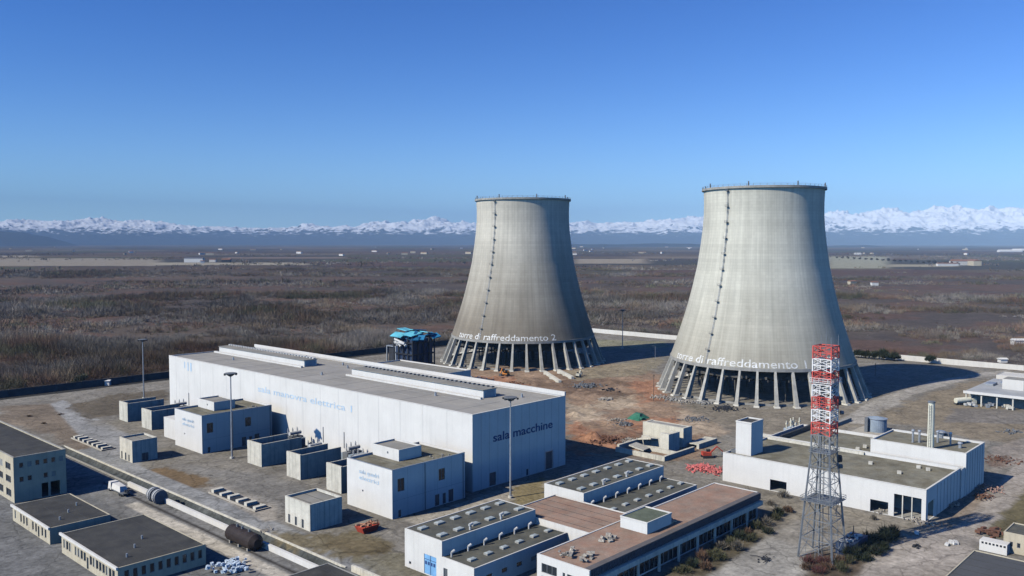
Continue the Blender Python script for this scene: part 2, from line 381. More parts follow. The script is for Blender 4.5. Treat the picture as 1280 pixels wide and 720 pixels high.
paint(px_poly((1000, 725), (1010, 692), (1120, 655), (1130, 670), (1060, 728)), (.11, .085, .06), 1.2, 4)
paint(rect(255-40, 256, 77, 142), (.30, .265, .21), 2, 6, .5)
# tyre tracks and stains
for k in range(14):
    a = at(random.uniform(1075, 1180), random.uniform(690, 715)); an = random.uniform(.0, .5)
    d = (math.cos(an), math.sin(an)); n = (-d[1]*.25, d[0]*.25); Lk = random.uniform(8, 26)
    paint([(a[0]-n[0], a[1]-n[1]), (a[0]+d[0]*Lk-n[0], a[1]+d[1]*Lk-n[1]), (a[0]+d[0]*Lk+n[0], a[1]+d[1]*Lk+n[1]), (a[0]+n[0], a[1]+n[1])], (.43, .39, .34), .5, 6, .5)
for k in range(30):
    a = (random.uniform(80, 330), random.uniform(60, 320)); r_ = random.uniform(1.5, 5)
    paint([(a[0]+r_*math.cos(t)*1.6, a[1]+r_*math.sin(t)) for t in np.linspace(0, 6, 7)], (.15, .145, .135), 1.5, 6, .35)
# pale stubble strips far out in the plain
def strip(px0, px1, py, pxb, c=(.33, .28, .20)):
    p = [at(px0, py), at(px1, py), at(px1, pxb), at(px0, pxb)]
    global colr
    w = smooth(-25, 25, sd_poly(X+dx*10, Y+dy*10, p)); colr = colr*(1-w[..., None])+np.array(c)*w[..., None]
strip(-120, 200, 322.8, 332.5, (.30, .26, .20)); strip(190, 385, 328.2, 331.4, (.36, .32, .24)); strip(-60, 45, 319.5, 321.6); strip(720, 808, 323.6, 329.5, (.33, .28, .21))
strip(1034, 1110, 320.5, 335.5, (.34, .33, .24)); strip(1110, 1195, 330.5, 333.5, (.36, .32, .23)); strip(280, 430, 321.5, 323.0, (.22, .17, .14)); strip(790, 1010, 320.5, 323.2, (.20, .16, .12))
# relief: channel, rough soil, hummocks beyond the walls
Z -= 1.3*smooth(-.1, .9, X-118.3)*smooth(-.1, .9, 123.2-X)*smooth(0, 2, Y-171)*smooth(0, 2, 355-Y)
I = sd_poly(X[:600, :520], Y[:600, :520], px_poly((570, 466), (700, 462), (800, 460), (835, 486), (838, 505), (900, 520), (880, 560), (770, 570), (715, 552), (708, 500)))
Z[:600, :520] += smooth(0, 8, I)*(2.0*(fbm(X[:600, :520], Y[:600, :520], 9, 4, 5)-.45))
for (px, py, r_, h_) in ((742, 549, 6, 3.2), (722, 519, 5, 1.8), (765, 478, 7, 1.6), (795, 497, 6, 1.5), (735, 508, 4, 1.4), (640, 474, 5, 1.2)):
    a = at(px, py); d = np.hypot(X-a[0]+dx*4, Y-a[1]+dy*4); Z += h_*smooth(r_, 0, d)
a = at(446, 688); d = np.hypot((X-a[0])/9, (Y-a[1])/6); Z += .35*smooth(1.05, .9, d)
Z += (1-site)*1.6*(fbm(X, Y, 60, 4, 41)-.5)*smooth(3000, 600, dist)
nxg, nyg = len(gx), len(gy)
me = bpy.data.meshes.new('ground')
V = np.stack([X, Y, Z], -1).reshape(-1, 3).astype('f4')
idx = np.arange(nxg*nyg).reshape(nxg, nyg)
q = np.stack([idx[:-1, :-1], idx[1:, :-1], idx[1:, 1:], idx[:-1, 1:]], -1).reshape(-1, 4)
def fill_mesh(me, V, faces, colors=None, alpha=None):
    k = faces.shape[1]
    me.vertices.add(len(V)); me.vertices.foreach_set('co', V.ravel().astype('f4'))
    me.loops.add(faces.size); me.loops.foreach_set('vertex_index', faces.ravel().astype('i4'))
    me.polygons.add(len(faces)); me.polygons.foreach_set('loop_start', np.arange(0, faces.size, k, dtype='i4'))
    if colors is not None:
        at_ = me.attributes.new('col', 'FLOAT_COLOR', 'POINT'); c4 = np.ones((len(V), 4), 'f4'); c4[:, :3] = colors
        if alpha is not None: c4[:, 3] = alpha
        at_.data.foreach_set('color', c4.ravel())
    me.update(); me.validate()
fill_mesh(me, V, q, np.clip(colr*.93, 0, 1).reshape(-1, 3), site.reshape(-1))
me.materials.append(attr_mat('site_ground', .95, .7, .30, .045, .26, .5, .22, .24, True))
o = bpy.data.objects.new('ground', me); col.objects.link(o); o['kind'] = 'structure'

# ------------------------------------------------------------------ cooling towers
PROF = [(17.8, 48.4), (22, 46.9), (28, 44.9), (38, 41.7), (46, 39.4), (56, 36.9), (67, 34.5), (78, 32.9), (87, 31.8), (94, 31.3), (101, 31.2), (108.2, 31.5)]
PZ = np.array([p[0] for p in PROF]); PR = np.array([p[1] for p in PROF])
def prof(z): return np.interp(z, PZ, PR)
def concrete_shell(name, seed, top, low_, d0, d1):
    m = bpy.data.materials.new(name); m.use_nodes = True; nt = m.node_tree; N = nt.nodes; L = nt.links
    b = N['Principled BSDF']; b.inputs['Roughness'].default_value = .9; b.inputs['Specular IOR Level'].default_value = .2
    tc = N.new('ShaderNodeTexCoord'); sx = N.new('ShaderNodeSeparateXYZ'); L.new(tc.outputs['Object'], sx.inputs[0])
    def M(op, a, b_=None, c_=None):
        n = N.new('ShaderNodeMath'); n.operation = op
        for i, v in enumerate((a, b_, c_)):
            if v is None: continue
            if isinstance(v, (int, float)): n.inputs[i].default_value = v
            else: L.new(v, n.inputs[i])
        return n.outputs[0]
    def MR(v, a, b_, lo, hi):
        n = N.new('ShaderNodeMapRange'); L.new(v, n.inputs[0]); n.inputs[1].default_value = a; n.inputs[2].default_value = b_; n.inputs[3].default_value = lo; n.inputs[4].default_value = hi; return n.outputs[0]
    ang = M('ARCTAN2', sx.outputs[1], sx.outputs[0]); z = sx.outputs[2]
    arc = M('MULTIPLY', ang, 40.)
    cx = N.new('ShaderNodeCombineXYZ'); L.new(arc, cx.inputs[0]); L.new(z, cx.inputs[1]); cx.inputs[2].default_value = seed
    def noise(sxy, scale, det=4):
        mp = N.new('ShaderNodeMapping'); mp.inputs['Scale'].default_value = (sxy[0], sxy[1], 1); L.new(cx.outputs[0], mp.inputs[0])
        n = N.new('ShaderNodeTexNoise'); n.inputs['Scale'].default_value = scale; n.inputs['Detail'].default_value = det; L.new(mp.outputs[0], n.inputs['Vector']); return n.outputs[0]
    streak = MR(noise((1, .035), .45), .33, .7, 1.06, .88)
    streak2 = MR(noise((1, .02), 1.6, 2), .4, .7, 1.03, .92)
    blot = MR(noise((1, 1), .05, 6), .3, .7, .9, 1.08)
    # lift joints: each pour ring keeps its own tone, with a dark joint between
    zr = M('DIVIDE', z, 1.55); fz = M('FRACT', zr); fl = M('FLOOR', zr)
    wn = N.new('ShaderNodeTexWhiteNoise'); wn.noise_dimensions = '2D'
    cb = N.new('ShaderNodeCombineXYZ'); L.new(fl, cb.inputs[0]); cb.inputs[1].default_value = seed; L.new(cb.outputs[0], wn.inputs['Vector'])
    ring = MR(wn.outputs[0], 0, 1, .955, 1.03)
    joint = MR(fz, 0, .14, .87, 1.0)
    # shutter panels
    pa = M('MULTIPLY', ang, 24.); fa_ = M('FRACT', pa); vj = MR(fa_, 0, .05, .92, 1.)
    w2 = N.new('ShaderNodeTexWhiteNoise'); w2.noise_dimensions = '2D'; c2 = N.new('ShaderNodeCombineXYZ'); L.new(M('FLOOR', pa), c2.inputs[0]); L.new(fl, c2.inputs[1]); L.new(c2.outputs[0], w2.inputs['Vector'])
    pan = MR(w2.outputs[0], 0, 1, .965, 1.03)
    low = MR(z, 20, 85, 0, 1)
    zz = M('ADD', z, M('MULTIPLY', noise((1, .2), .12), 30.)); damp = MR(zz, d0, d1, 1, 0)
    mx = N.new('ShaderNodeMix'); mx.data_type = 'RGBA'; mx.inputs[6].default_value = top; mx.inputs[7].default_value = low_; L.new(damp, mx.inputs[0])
    f = streak
    for k in (streak2, blot, ring, joint, vj, pan): f = M('MULTIPLY', f, k)
    vm = N.new('ShaderNodeVectorMath'); vm.operation = 'SCALE'; L.new(mx.outputs[2], vm.inputs[0]); L.new(f, vm.inputs['Scale']); L.new(vm.outputs[0], b.inputs['Base Color'])
    return m
FILLM = mat('shade_dark_fill', (.09, .085, .075), .95, .3, .4)  # dark tone stands for the tower's inner shade on columns and beams
LEGM = mat('weathered_leg_concrete', (.43, .415, .365), .9, .22, .3, .3, .1)
def cooling_tower(cx, cy, label, txt, seed, lad, t0, t1, num):
    r = thing('cooling_tower', label, 'cooling tower', (cx, cy, 0), 'cooling towers of the power station')
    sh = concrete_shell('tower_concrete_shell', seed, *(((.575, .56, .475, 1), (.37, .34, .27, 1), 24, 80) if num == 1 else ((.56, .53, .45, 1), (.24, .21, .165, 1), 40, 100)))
    v = []; f = []; n = 120; zs = list(np.linspace(17.8, 108.2, 64))
    for ins in (0, .7):
        for z in (zs if ins == 0 else zs[::-1]):
            rr = float(prof(z))-ins
            for i in range(n): t = 2*math.pi*i/n; v.append((rr*math.cos(t), rr*math.sin(t), z))
    rows = 2*len(zs)
    for j in range(rows):
        k = (j+1) % rows
        for i in range(n): f.append((j*n+i, j*n+(i+1) % n, k*n+(i+1) % n, k*n+i))
    me = bpy.data.meshes.new('shell'); me.from_pydata(v, [], f); me.update()
    for p in me.polygons: p.use_smooth = True
    me.materials.append(sh); s = bpy.data.objects.new('shell', me); col.objects.link(s); s.parent = r
    mod = s.modifiers.new('edge', 'EDGE_SPLIT'); mod.split_angle = R(40)
    def ring(name, r0, r1, z0, z1, m, par):
        b = MB()
        for i in range(n):
            a, c = 2*math.pi*i/n, 2*math.pi*(i+1)/n
            P = lambda rr, t, z: (cx+rr*math.cos(t), cy+rr*math.sin(t), z)
            b.quadbox([P(r0, a, z0), P(r1, a, z0), P(r1, c, z0), P(r0, c, z0), P(r0, a, z1), P(r1, a, z1), P(r1, c, z1), P(r0, c, z1)])
        return b.build(name, m, par)
    rim = ring('rim', 31.1, 32.5, 107.7, 108.9, CONC_D, r)
    rail = MB()
    for i in range(0, n, 2):
        t = 2*math.pi*i/n; rail.box(cx+32.2*math.cos(t)-.05, cx+32.2*math.cos(t)+.05, cy+32.2*math.sin(t)-.05, cy+32.2*math.sin(t)+.05, 108.9, 110.0)
    for i in range(n):
        a, c = 2*math.pi*i/n, 2*math.pi*(i+1)/n
        for zz in (109.45, 110.0): rail.beam((cx+32.2*math.cos(a), cy+32.2*math.sin(a), zz), (cx+32.2*math.cos(c), cy+32.2*math.sin(c), zz), .07)
    rail.build('railing', STEEL_D, rim)
    for i in range(8):
        t = 2*math.pi*(i+.3)/8; MB().cyl((cx+31.8*math.cos(t), cy+31.8*math.sin(t), 108.9), (cx+31.8*math.cos(t), cy+31.8*math.sin(t), 111.1), .35, .35, 8).build('warning_light', STEEL_D, rim)
    ring('ring_beam', 47.3, 48.75, 16.5, 18.0, CONC_D, r)
    for i in range(36):
        t = 2*math.pi*(i+.5)/36; b = MB(); ct, st = math.cos(t), math.sin(t)
        P = lambda rr, w, z: (cx+rr*ct-w*st, cy+rr*st+w*ct, z)
        b.quadbox([P(53.0, -.95, -.4), P(55.8, -.95, -.4), P(55.8, .95, -.4), P(53.0, .95, -.4), P(47.2, -.5, 16.6), P(48.9, -.5, 16.6), P(48.9, .5, 16.6), P(47.2, .5, 16.6)])
        lg = b.build('leg', LEGM, r)
        b = MB(); b.quadbox([P(52.4, -1.5, -.4), P(56.6, -1.5, -.4), P(56.6, 1.5, -.4), P(52.4, 1.5, -.4), P(52.8, -1.3, .7), P(56.2, -1.3, .7), P(56.2, 1.3, .7), P(52.8, 1.3, .7)])
        b.build('footing', CONC, lg)
    ring('basin_wall', 50.2, 50.7, -.3, 1.0, CONC_D, r)
    # inner fill columns; the shell's shade is put into their dark colour
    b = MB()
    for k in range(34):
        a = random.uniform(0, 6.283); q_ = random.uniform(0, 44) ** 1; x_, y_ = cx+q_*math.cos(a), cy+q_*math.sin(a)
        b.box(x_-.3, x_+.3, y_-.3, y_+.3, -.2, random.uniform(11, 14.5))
    b.build('inner_columns', FILLM, r)
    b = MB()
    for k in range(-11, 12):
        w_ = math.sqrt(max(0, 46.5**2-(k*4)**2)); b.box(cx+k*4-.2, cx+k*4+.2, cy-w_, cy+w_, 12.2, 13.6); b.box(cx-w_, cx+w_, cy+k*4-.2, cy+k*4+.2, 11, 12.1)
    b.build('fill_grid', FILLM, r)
    # ladder with rest platforms, up one meridian
    cam = math.atan2(-cy, -cx); la = cam-R(lad)
    ld = MB(); zz = np.linspace(18, 109, 48)
    def LP(z, out, w=0.):
        rr = float(prof(z))+out; return (cx+rr*math.cos(la)-w*math.sin(la), cy+rr*math.sin(la)+w*math.cos(la), z)
    for i in range(len(zz)-1):
        for w in (-.32, .32): ld.beam(LP(zz[i], .35, w), LP(zz[i+1], .35, w), .10)
        for j in range(3):
            z = zz[i]+(zz[i+1]-zz[i])*j/3; ld.beam(LP(z, .35, -.3), LP(z, .35, .3), .09)
            if i % 5 in (0, 2) and zz[i] > 55: ld.beam(LP(z, 1.0, -.36), LP(z, 1.0, .36), .14); ld.beam(LP(z, .35, -.4), LP(z, 1.0, -.36), .1); ld.beam(LP(z, .35, .4), LP(z, 1.0, .36), .1)
    lo = ld.build('ladder', STEEL, r)
    for k in range(11):
        z = 25+k*8.15
        p0 = LP(z, .05, -.8); p1 = LP(z, .05, .8); p2 = LP(z, 1.5, .8); p3 = LP(z, 1.5, -.8)
        b = MB(); b.quadbox([p0, p1, p2, p3]+[(a, c, d+.18) for a, c, d in (p0, p1, p2, p3)])
        for pp in (p2, p3): b.beam(pp, (pp[0], pp[1], pp[2]+1.1), .1)
        b.beam((p2[0], p2[1], p2[2]+1.1), (p3[0], p3[1], p3[2]+1.1), .1); b.beam((p2[0], p2[1], p2[2]+.6), (p3[0], p3[1], p3[2]+.6), .1)
        b.build('rest_platform', STEEL_D, lo)
    # lettering, painted round the foot of the shell
    a0 = cam-R(t0); a1 = cam+R(t1)
    def bend(u, v_, w, wid):
        a = a0+(a1-a0)*u/wid; z = 18.3+v_; rr = prof(z)+.06+w; return np.stack([cx+rr*np.cos(a), cy+rr*np.sin(a), z], -1)
    put_text(txt, 5.4, bend, LETTER_W, r, bold=.04)
    return r
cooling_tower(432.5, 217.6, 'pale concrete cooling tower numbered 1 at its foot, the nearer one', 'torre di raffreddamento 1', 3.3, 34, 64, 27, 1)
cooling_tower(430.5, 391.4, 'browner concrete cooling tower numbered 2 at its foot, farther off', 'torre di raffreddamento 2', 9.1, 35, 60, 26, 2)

# ------------------------------------------------------------------ turbine hall
hx0, hx1, hy0, hy1, HH = 189.3, 236., 193.8, 405., 25.
h = thing('turbine_hall', 'long white turbine hall with faded lettering and two roof monitors', 'hall', (hx0, hy0, 0))
ops_e = [(225.2, 228.9, .2, 6.4, 'door'), (197., 200.2, .2, 4.6, 'door'), (215, 216.2, .2, 2.4, 'door')]
w = MB(); wall(w, 'x', hx0, .4, hy0, hy1, -.3, HH); wall(w, 'y', hy0, .4, hx0+.4, hx1-.4, -.3, HH, ops_e)
w.box(hx1-.4, hx1, hy0, hy1, -.3, HH); w.box(hx0+.4, hx1-.4, hy1-.4, hy1, -.3, HH); w.build('wall', WHITE, h)
fit(h, 'y', hy0, ops_e)
f = MB()
for (a, b_, z0, z1) in ((224.9, 225.2, .2, 6.7), (228.9, 229.2, .2, 6.7), (225.2, 228.9, 6.4, 6.7)): f.box(a, b_, hy0-.1, hy0-.003, z0, z1)
f.build('door_surround', STEEL, h)
MB().box(hx0+.4, hx1-.4, hy0+.4, hy1-.4, HH-.75, HH-.45).build('roof', ROOF_HALL, h)
c = MB(); c.box(hx0-.08, hx0+.5, hy0-.08, hy1, HH, HH+.14); c.box(hx0+.5, hx1-.6, hy0-.08, hy0+.5, HH, HH+.14); c.build('coping', WHITE2, h)
MB().box(hx1-.6, hx1+.05, hy0-.08, hy1, HH+.01, HH+1.5).build('back_parapet', WHITE, h)
j = MB()
for y in np.arange(hy0+12, hy1-4, 12.): j.box(hx0-.025, hx0-.003, y-.02, y+.02, .2, HH-.1)
for x in np.arange(hx0+3.9, hx1-2, 3.9): j.box(x-.03, x+.03, hy0-.04, hy0-.003, .2, HH-.1)
j.build('panel_joints', STEEL, h)
for (y0, y1) in ((326., 402.), (213.5, 291.)):
    m_ = MB(); m_.box(214., 220.5, y0, y1, HH-.45, HH+2.4); mo = m_.build('roof_monitor', WHITE, h)
    k = MB(); k.box(213.6, 220.9, y0-.3, y1+.3, HH+2.4, HH+2.62); k.build('monitor_roof', ROOF_G, mo)
    l = MB()
    for y in np.arange(y0+1, y1, 2.4): l.box(219.4, 220.7, y, y+1.1, HH+2.625, HH+3.1)
    l.build('monitor_vents', STEEL_D if y0 < 300 else WHITE2, mo)
    l = MB(); l.box(214.8, 219.8, y0-.06, y0-.003, HH-.3, HH+2.1); l.build('monitor_end_panel', GREYP, mo)
    MB().box(211.6, 212.6, y0-1, y1+1, HH-.45, HH+.25).build('roof_kerb', WHITE2, h)
s = MB()
for x in (200, 207, 226, 231): s.box(x-.12, x+.12, hy0+2, hy1-2, HH-.45, HH-.36)
for y in range(205, 400, 14): s.box(hx0+1, 213.5, y-.06, y+.06, HH-.45, HH-.4)
s.build('roof_seams', CONC_D, h)
s = MB()
for (x, y) in ((225, 205), (229, 243), (206, 301), (225, 309), (229, 318), (206, 230), (204, 370), (231, 350)): s.cyl((x, y, HH-.5), (x, y, HH+.9), .5, .35, 8)
s.build('roof_vents', STEEL, h)
put_text('sala macchine', 4.0, lambda u, v_, w, wid: np.stack([198.6+u*30.2/wid, hy0-.05-w, 14.7+v_], -1), LETTER_B, h, bold=.05)
put_text('sala manovra elettrica 1', 3.2, lambda u, v_, w, wid: np.stack([hx0-.05-w, 323.5-u*66./wid, 17.2+v_*1.1], -1), LETTER_F, h)
s = MB(); s.box(hx0-.06, hx0-.003, 382, 383.3, 19.5, 23.5); s.box(hx0-.06, hx0-.003, 385, 386, 19.5, 23.5); s.box(hx0-.06, hx0-.003, 388.5, 389.3, 20.5, 23.5); s.build('faded_emblem', LETTER_F, h)
# grey ladder pole on the long wall
s = MB()
for y in (385.2, 276, 262.5): s.box(hx0-.25, hx0-.01, y-.1, y+.1, 3, 9)
s.build('downpipe', STEEL, h)

an = building('annex_block', 'low white annex showing behind the back edge of the turbine hall', 268, 292, 300, 354, 17.5, WHITE, ROOF_G, .6)
# dismantled boiler frame with turquoise roof sheets
bx, by = 312, 366
t = thing('boiler_house', 'dark steel boiler frame under torn turquoise roof sheets', 'boiler house', (bx, by, 0))
b = MB()
for i in range(5):
    for k in range(5): b.box(bx-8+i*4-.3, bx-8+i*4+.3, by-8+k*4-.3, by-8+k*4+.3, -.2, 27.4)
for z in (6, 12, 18, 24.4):
    for i in range(5): b.box(bx-8.3+i*4, bx-7.7+i*4, by-8, by+8, z, z+.6); b.box(bx-8, bx+8, by-8.3+i*4, by-7.7+i*4, z+.003, z+.597)
for i in range(4):
    for (x, y, dx_, dy_) in ((bx-8+i*4, by-8, 4, 0), (bx-8, by-8+i*4, 0, 4)):
        b.beam((x, y, 6+6*(i % 3)), (x+dx_, y+dy_, 12+6*(i % 3)), .3)
b.build('steel_frame', BLACK, t)
b = MB(); b.box(bx-7.2, bx+7.2, by-7.2, by+7.2, -.2, 26.4); b.build('casing', DARKBLUE, t)
b = MB()
for (x, y, z, sx_, sy_, rz, rx, ry) in ((-4, -3, 29.4, 10, 7, .2, .12, -.1), (4, 3, 30.4, 9, 8, -.15, -.14, .1), (-1, 6, 31, 10, 6, .4, .2, .05), (5, -6, 29.8, 7, 6, .1, .05, .16), (-9, 3, 28.8, 6, 7, .3, .1, -.3)):
    b.obox((bx+x, by+y, z), (sx_, sy_, .35), rz, rx, ry)
b.build('roof_sheet', TURQ, t)
b = MB()
for k in range(22): b.obox((bx+random.uniform(-9, 9), by+random.uniform(-9, 9), random.uniform(26.4, 29.4)), (random.uniform(3, 6), random.uniform(3, 5), .5), random.uniform(0, 3), random.uniform(-.5, .5), random.uniform(-.5, .5))
b.build('torn_cladding', TURQ_D, t)
b = MB()
for k in range(9): b.cyl((bx-9+random.uniform(-2, 2), by-1+random.uniform(-5, 6), 22+random.uniform(0, 3)), (bx-9+random.uniform(-2, 3), by+random.uniform(-4, 6), 24+random.uniform(0, 3)), .7, .7, 8)
b.build('pipework', PORCELAIN, t)
t = thing('duct_frame', 'small open steel frame left of the turquoise roofed boiler house', 'steel frame', (316, 386, 0))
b = MB()
for x in (312, 319):
    for y in (382, 390): b.box(x-.35, x+.35, y-.35, y+.35, -.2, 20.5)
for z in (8, 20): b.box(312, 319, 381.7, 382.3, z, z+.6); b.box(312, 319, 389.7, 390.3, z, z+.6); b.box(311.7, 312.3, 382.3, 389.7, z, z+.6); b.box(318.7, 319.3, 382.3, 389.7, z, z+.6)
b.build('columns', STEEL, t)
MB().box(312.7, 318.3, 382.7, 389.3, 8.6, 19.6).build('duct', BLACK, t)

# ------------------------------------------------------------------ switch blocks between yard and hall
def switch_block(y0, y1, x0, x1, label, hgt, seed, low):
    fy = [(x0+2., x0+4.6, 7.6, 11.4, 'window'), (x0+18.0, x0+20.6, 7.6, 11.2, 'window'), (x0+16.5, x0+18.3, .1, 3.6, 'door'), (x0+19.6, x0+21., .1, 3.4, 'door'), (x0+22, x0+24.2, .1, 4.0, 'door'), (x0+2.2, x0+3.3, .1, 2.2, 'door')]
    fx = [(y0+13.6, y0+14.2, 5.4, 6.0, 'dark')]
    r = building('switchgear_building', label, x0, x1, y0, y1, hgt, WHITE, ROOF_OL, .7, .35, fx, fy, group='white switchgear buildings beside the turbine hall')
    p = MB(); px0, py0 = x0+9.5, y0+8.5
    p.box(px0, px0+9, py0, py0+.25, hgt-.7, hgt+2.8); p.box(px0, px0+.25, py0+.25, py0+13, hgt-.7, hgt+2.8)
    p.box(px0+8.75, px0+9, py0+.25, py0+13, hgt-.7, hgt+2.8); p.box(px0+.25, px0+8.75, py0+12.75, py0+13, hgt-.7, hgt+2.8); p.box(px0+.25, px0+8.75, py0+.25, py0+12.75, hgt-.7, hgt+2.19)
    po = p.build('penthouse', WHITE2, r)
    MB().box(px0+.25, px0+8.75, py0+.25, py0+12.75, hgt+2.2, hgt+2.3).build('penthouse_roof', ROOF_G, po)
    b = MB(); b.box(px0-.06, px0-.003, py0+5, py0+5.6, hgt+.9, hgt+1.5); b.build('vent', DOOR, po)
    b = MB()
    for k in range(6): b.chunk((x1-2-random.uniform(0, 8), y0+random.uniform(2, 6), hgt-.6), random.uniform(.3, .7))
    b.build('roof_rubbish', CONC_D, r)
    if low: 
        MB().box(x0+3.6, x1-6, y1+.003, y1+17.5, -.2, 8.2).build('low_wing', WHITE2, r)
    d = MB()
    for xx in (x0+12.4, x1-.9): d.box(xx, xx+.16, y0-.17, y0-.003, .1, hgt-.3)
    d.build('downpipe', STEEL_D, r)
    d = MB()
    for xx in np.arange(x0+5.8, x1-1, 5.8): d.box(xx-.02, xx+.02, y0-.02, y0-.003, .1, hgt-.1)
    d.box(x0+.1, x1-.1, y0-.02, y0-.004, 5.2, 5.26); d.build('panel_joints', CONC_D, r)
    d = MB(); d.box(x0-.05, x1+.05, y0-.06, y0+.36, hgt, hgt+.1); d.box(x0-.06, x0+.36, y0+.37, y1+.05, hgt, hgt+.11); d.build('coping', STEEL, r)
    for k, (tx, zz) in enumerate((('sala quadri', 10.9), ('elettrici', 9.0))):
        put_text(tx, 1.7, lambda u, v_, w, wid: np.stack([x0-.05-w, y0+15.6-u*9.5/wid, zz+v_], -1), LETTER_F, r, name='faded_lettering')
    return r
switch_block(304, 326, 154.2, 184, 'white two storey switchgear building with a rooftop box, farther from the camera', 14.6, 1, True)
switch_block(191.3, 213, 154.5, 183.5, 'white two storey switchgear building with a rooftop box, close to the orange scrap', 14.4, 2, False)
# transformer bays
def bay(y0, y1, hgt, label, x1=176.):
    t = thing('transformer_bay', label, 'blast wall', (159.4, y0, 0), 'concrete transformer bays in front of the turbine hall')
    b = MB(); b.box(159.4, 160., y0, y1, -.3, hgt); b.box(160., x1, y0, y0+.5, -.3, hgt-.15); b.box(160., x1, y1-.5, y1, -.3, hgt-.2); b.build('wall', CONC_ST, t)
    b = MB(); b.box(160., x1, y0+.5, y1-.5, -.1, hgt*.62); b.build('inner_deck', CONC_D, t)
    b = MB()
    for k in range(7): b.chunk((random.uniform(161, x1-1), random.uniform(y0+1.5, y1-1.5), hgt*.62+.4), random.uniform(.4, .9))
    b.build('debris', CONC_D, t)
bay(382.6, 391.4, 8.5, 'white fronted concrete bay, leftmost in the row along the hall')
bay(358.6, 368.3, 8.3, 'concrete bay with sunlit front, second from the left in the row')
bay(270.6, 280.2, 8.3, 'concrete bay with open top just right of the farther switchgear building')
bay(246., 254.4, 8.6, 'stained concrete bay with open top in the middle of the yard')
bay(222.9, 231., 8.8, 'narrow concrete bay tight against the nearer switchgear building')
# transformers standing between the bays
def transformer(x, y, label, group='power transformers between the concrete bays'):
    t = thing('power_transformer', label, 'transformer', (x, y, 0), group)
    MB().box(x-4, x+4, y-2, y+2, -.1, .7).build('plinth', CONC, t)
    MB().box(x-3.2, x+3.2, y-1.5, y+1.5, .7, 5.2).build('tank', STEEL_D, t)
    for s in (-1, 1):
        b = MB()
        for k in range(10): b.box(x-3+k*.66, x-2.8+k*.66, y+s*1.55 if s > 0 else y-3, y+3 if s > 0 else y-1.55, 1.2, 4.8)
        b.build('radiator', GREYP, t)
    MB().cyl((x-2.5, y-.8, 6.6), (x+2.5, y-.8, 6.6), .7, .7, 12).build('conservator', PORCELAIN, t)
    for k in range(3):
        b = MB(); b.cyl((x-2+k*2, y+.6, 5.2), (x-2+k*2, y+.9, 8.4), .28, .16, 8)
        for q_ in range(5): b.cyl((x-2+k*2, y+.62+q_*.05, 5.7+q_*.5), (x-2+k*2, y+.64+q_*.05, 5.82+q_*.5), .42, .42, 8)
        b.build('bushing', PORCELAIN, t)
transformer(180, 375, 'grey transformer behind the two leftmost bays')
transformer(176, 262.5, 'dark transformer with pale conservator right of the third bay')
transformer(178, 238, 'grey transformer between the stained bay and the narrow bay')
transformer(182, 285, 'transformer in the shade beside the farther switchgear building')
transformer(183, 249, 'transformer standing close under the faded wall lettering')
def crate_stack(x, y, n, label, m, sp=3.):
    b = MB()
    for k in range(n): b.obox((x+random.uniform(-sp, sp), y+random.uniform(-sp, sp), random.uniform(.3, 1.2)), (random.uniform(.8, 2.6), random.uniform(.5, 1.8), random.uniform(.4, 1.8)), random.uniform(0, 3), random.uniform(-.4, .4))
    return tag(b.build('scrap_heap', m, loc=(x, y, 0)), label, 'scrap heap')
crate_stack(184, 229, 26, 'pale scrap heap against the hall wall beside the nearer switchgear building', PORCELAIN, 4)
crate_stack(184, 268, 22, 'dark scrap heap at the foot of the hall wall behind the bays', STEEL_D, 4)
crate_stack(181, 348, 24, 'white and grey scrap heap left of the farther switchgear building', PORCELAIN, 5)
# small kiosks
def kiosk(x0, x1, y0, y1, hgt, label, fx, fy):
    r = building('equipment_kiosk', label, x0, x1, y0, y1, hgt, CONC, ROOF_G, .55, .3, fx, fy, coping=CONC, group='small concrete equipment kiosks in the yard')
    j = MB()
    for x in np.arange(x0+1.6, x1-.5, 1.6): j.box(x-.04, x+.04, y0-.03, y0-.003, .1, hgt-.1)
    j.build('panel_joints', CONC_D, r)
kiosk(130.5, 139.7, 310, 320.8, 7.9, 'small square concrete kiosk with two front doors by the slip road', [(318.5, 319.6, .1, 2.9, 'door'), (315.2, 316.4, .1, 2.9, 'door'), (312.4, 313.4, .1, 2.6, 'door')], [(134, 136.4, .1, 3., 'door')])
kiosk(132.3, 143, 199.7, 212.2, 7.5, 'square concrete kiosk with three narrow black doors beside the orange scrap', [(209.6, 210.7, .2, 2.7, 'door'), (206.2, 207.3, .2, 2.7, 'door'), (202.8, 203.9, .2, 2.7, 'door')], [])
# rows of concrete cradles in shallow pits
def cradles(x, y0, y1, n, where):
    t = MB(); t.box(x-2.6, x-2.2, y0, y1, -.2, .45); t.box(x+2.2, x+2.6, y0, y1, -.2, .45); t.box(x-2.2, x+2.2, y1-.4, y1, -.2, .44); t.box(x-2.2, x+2.2, y0, y0+.4, -.2, .44)
    tag(t.build('pit_kerb', PAVE, loc=(x, y0, 0)), 'low pale kerb round the pit with concrete blocks '+where, 'kerb')
    for k in range(n):
        y = y0+1.6+(y1-y0-3.2)*k/(n-1)
        b = MB(); b.box(x-1.9, x+1.7, y-.8, y+.8, 0, 1.1+.2*(k % 2)); r = b.build('concrete_block', CONC, loc=(x, y, 0)); tag(r, 'pale concrete block standing in the pit '+where, 'concrete block', 'concrete blocks in the pit '+where)
        if k < n-1:
            d = (y1-y0-3.2)/(n-1); b = MB(); b.box(x-1.7, x+1.7, y+.9, y+d-.9, .0, .35+.25*(k % 3)); tag(b.build('coil_frame', BLACK, loc=(x, y+d/2, 0)), 'black rack lying between concrete blocks in the pit '+where, 'rack', 'black racks in the pit '+where)
cradles(132.6, 336.5, 367.5, 7, 'left of the farther kiosk'); cradles(133.6, 226.5, 255, 6, 'left of the nearer kiosk')

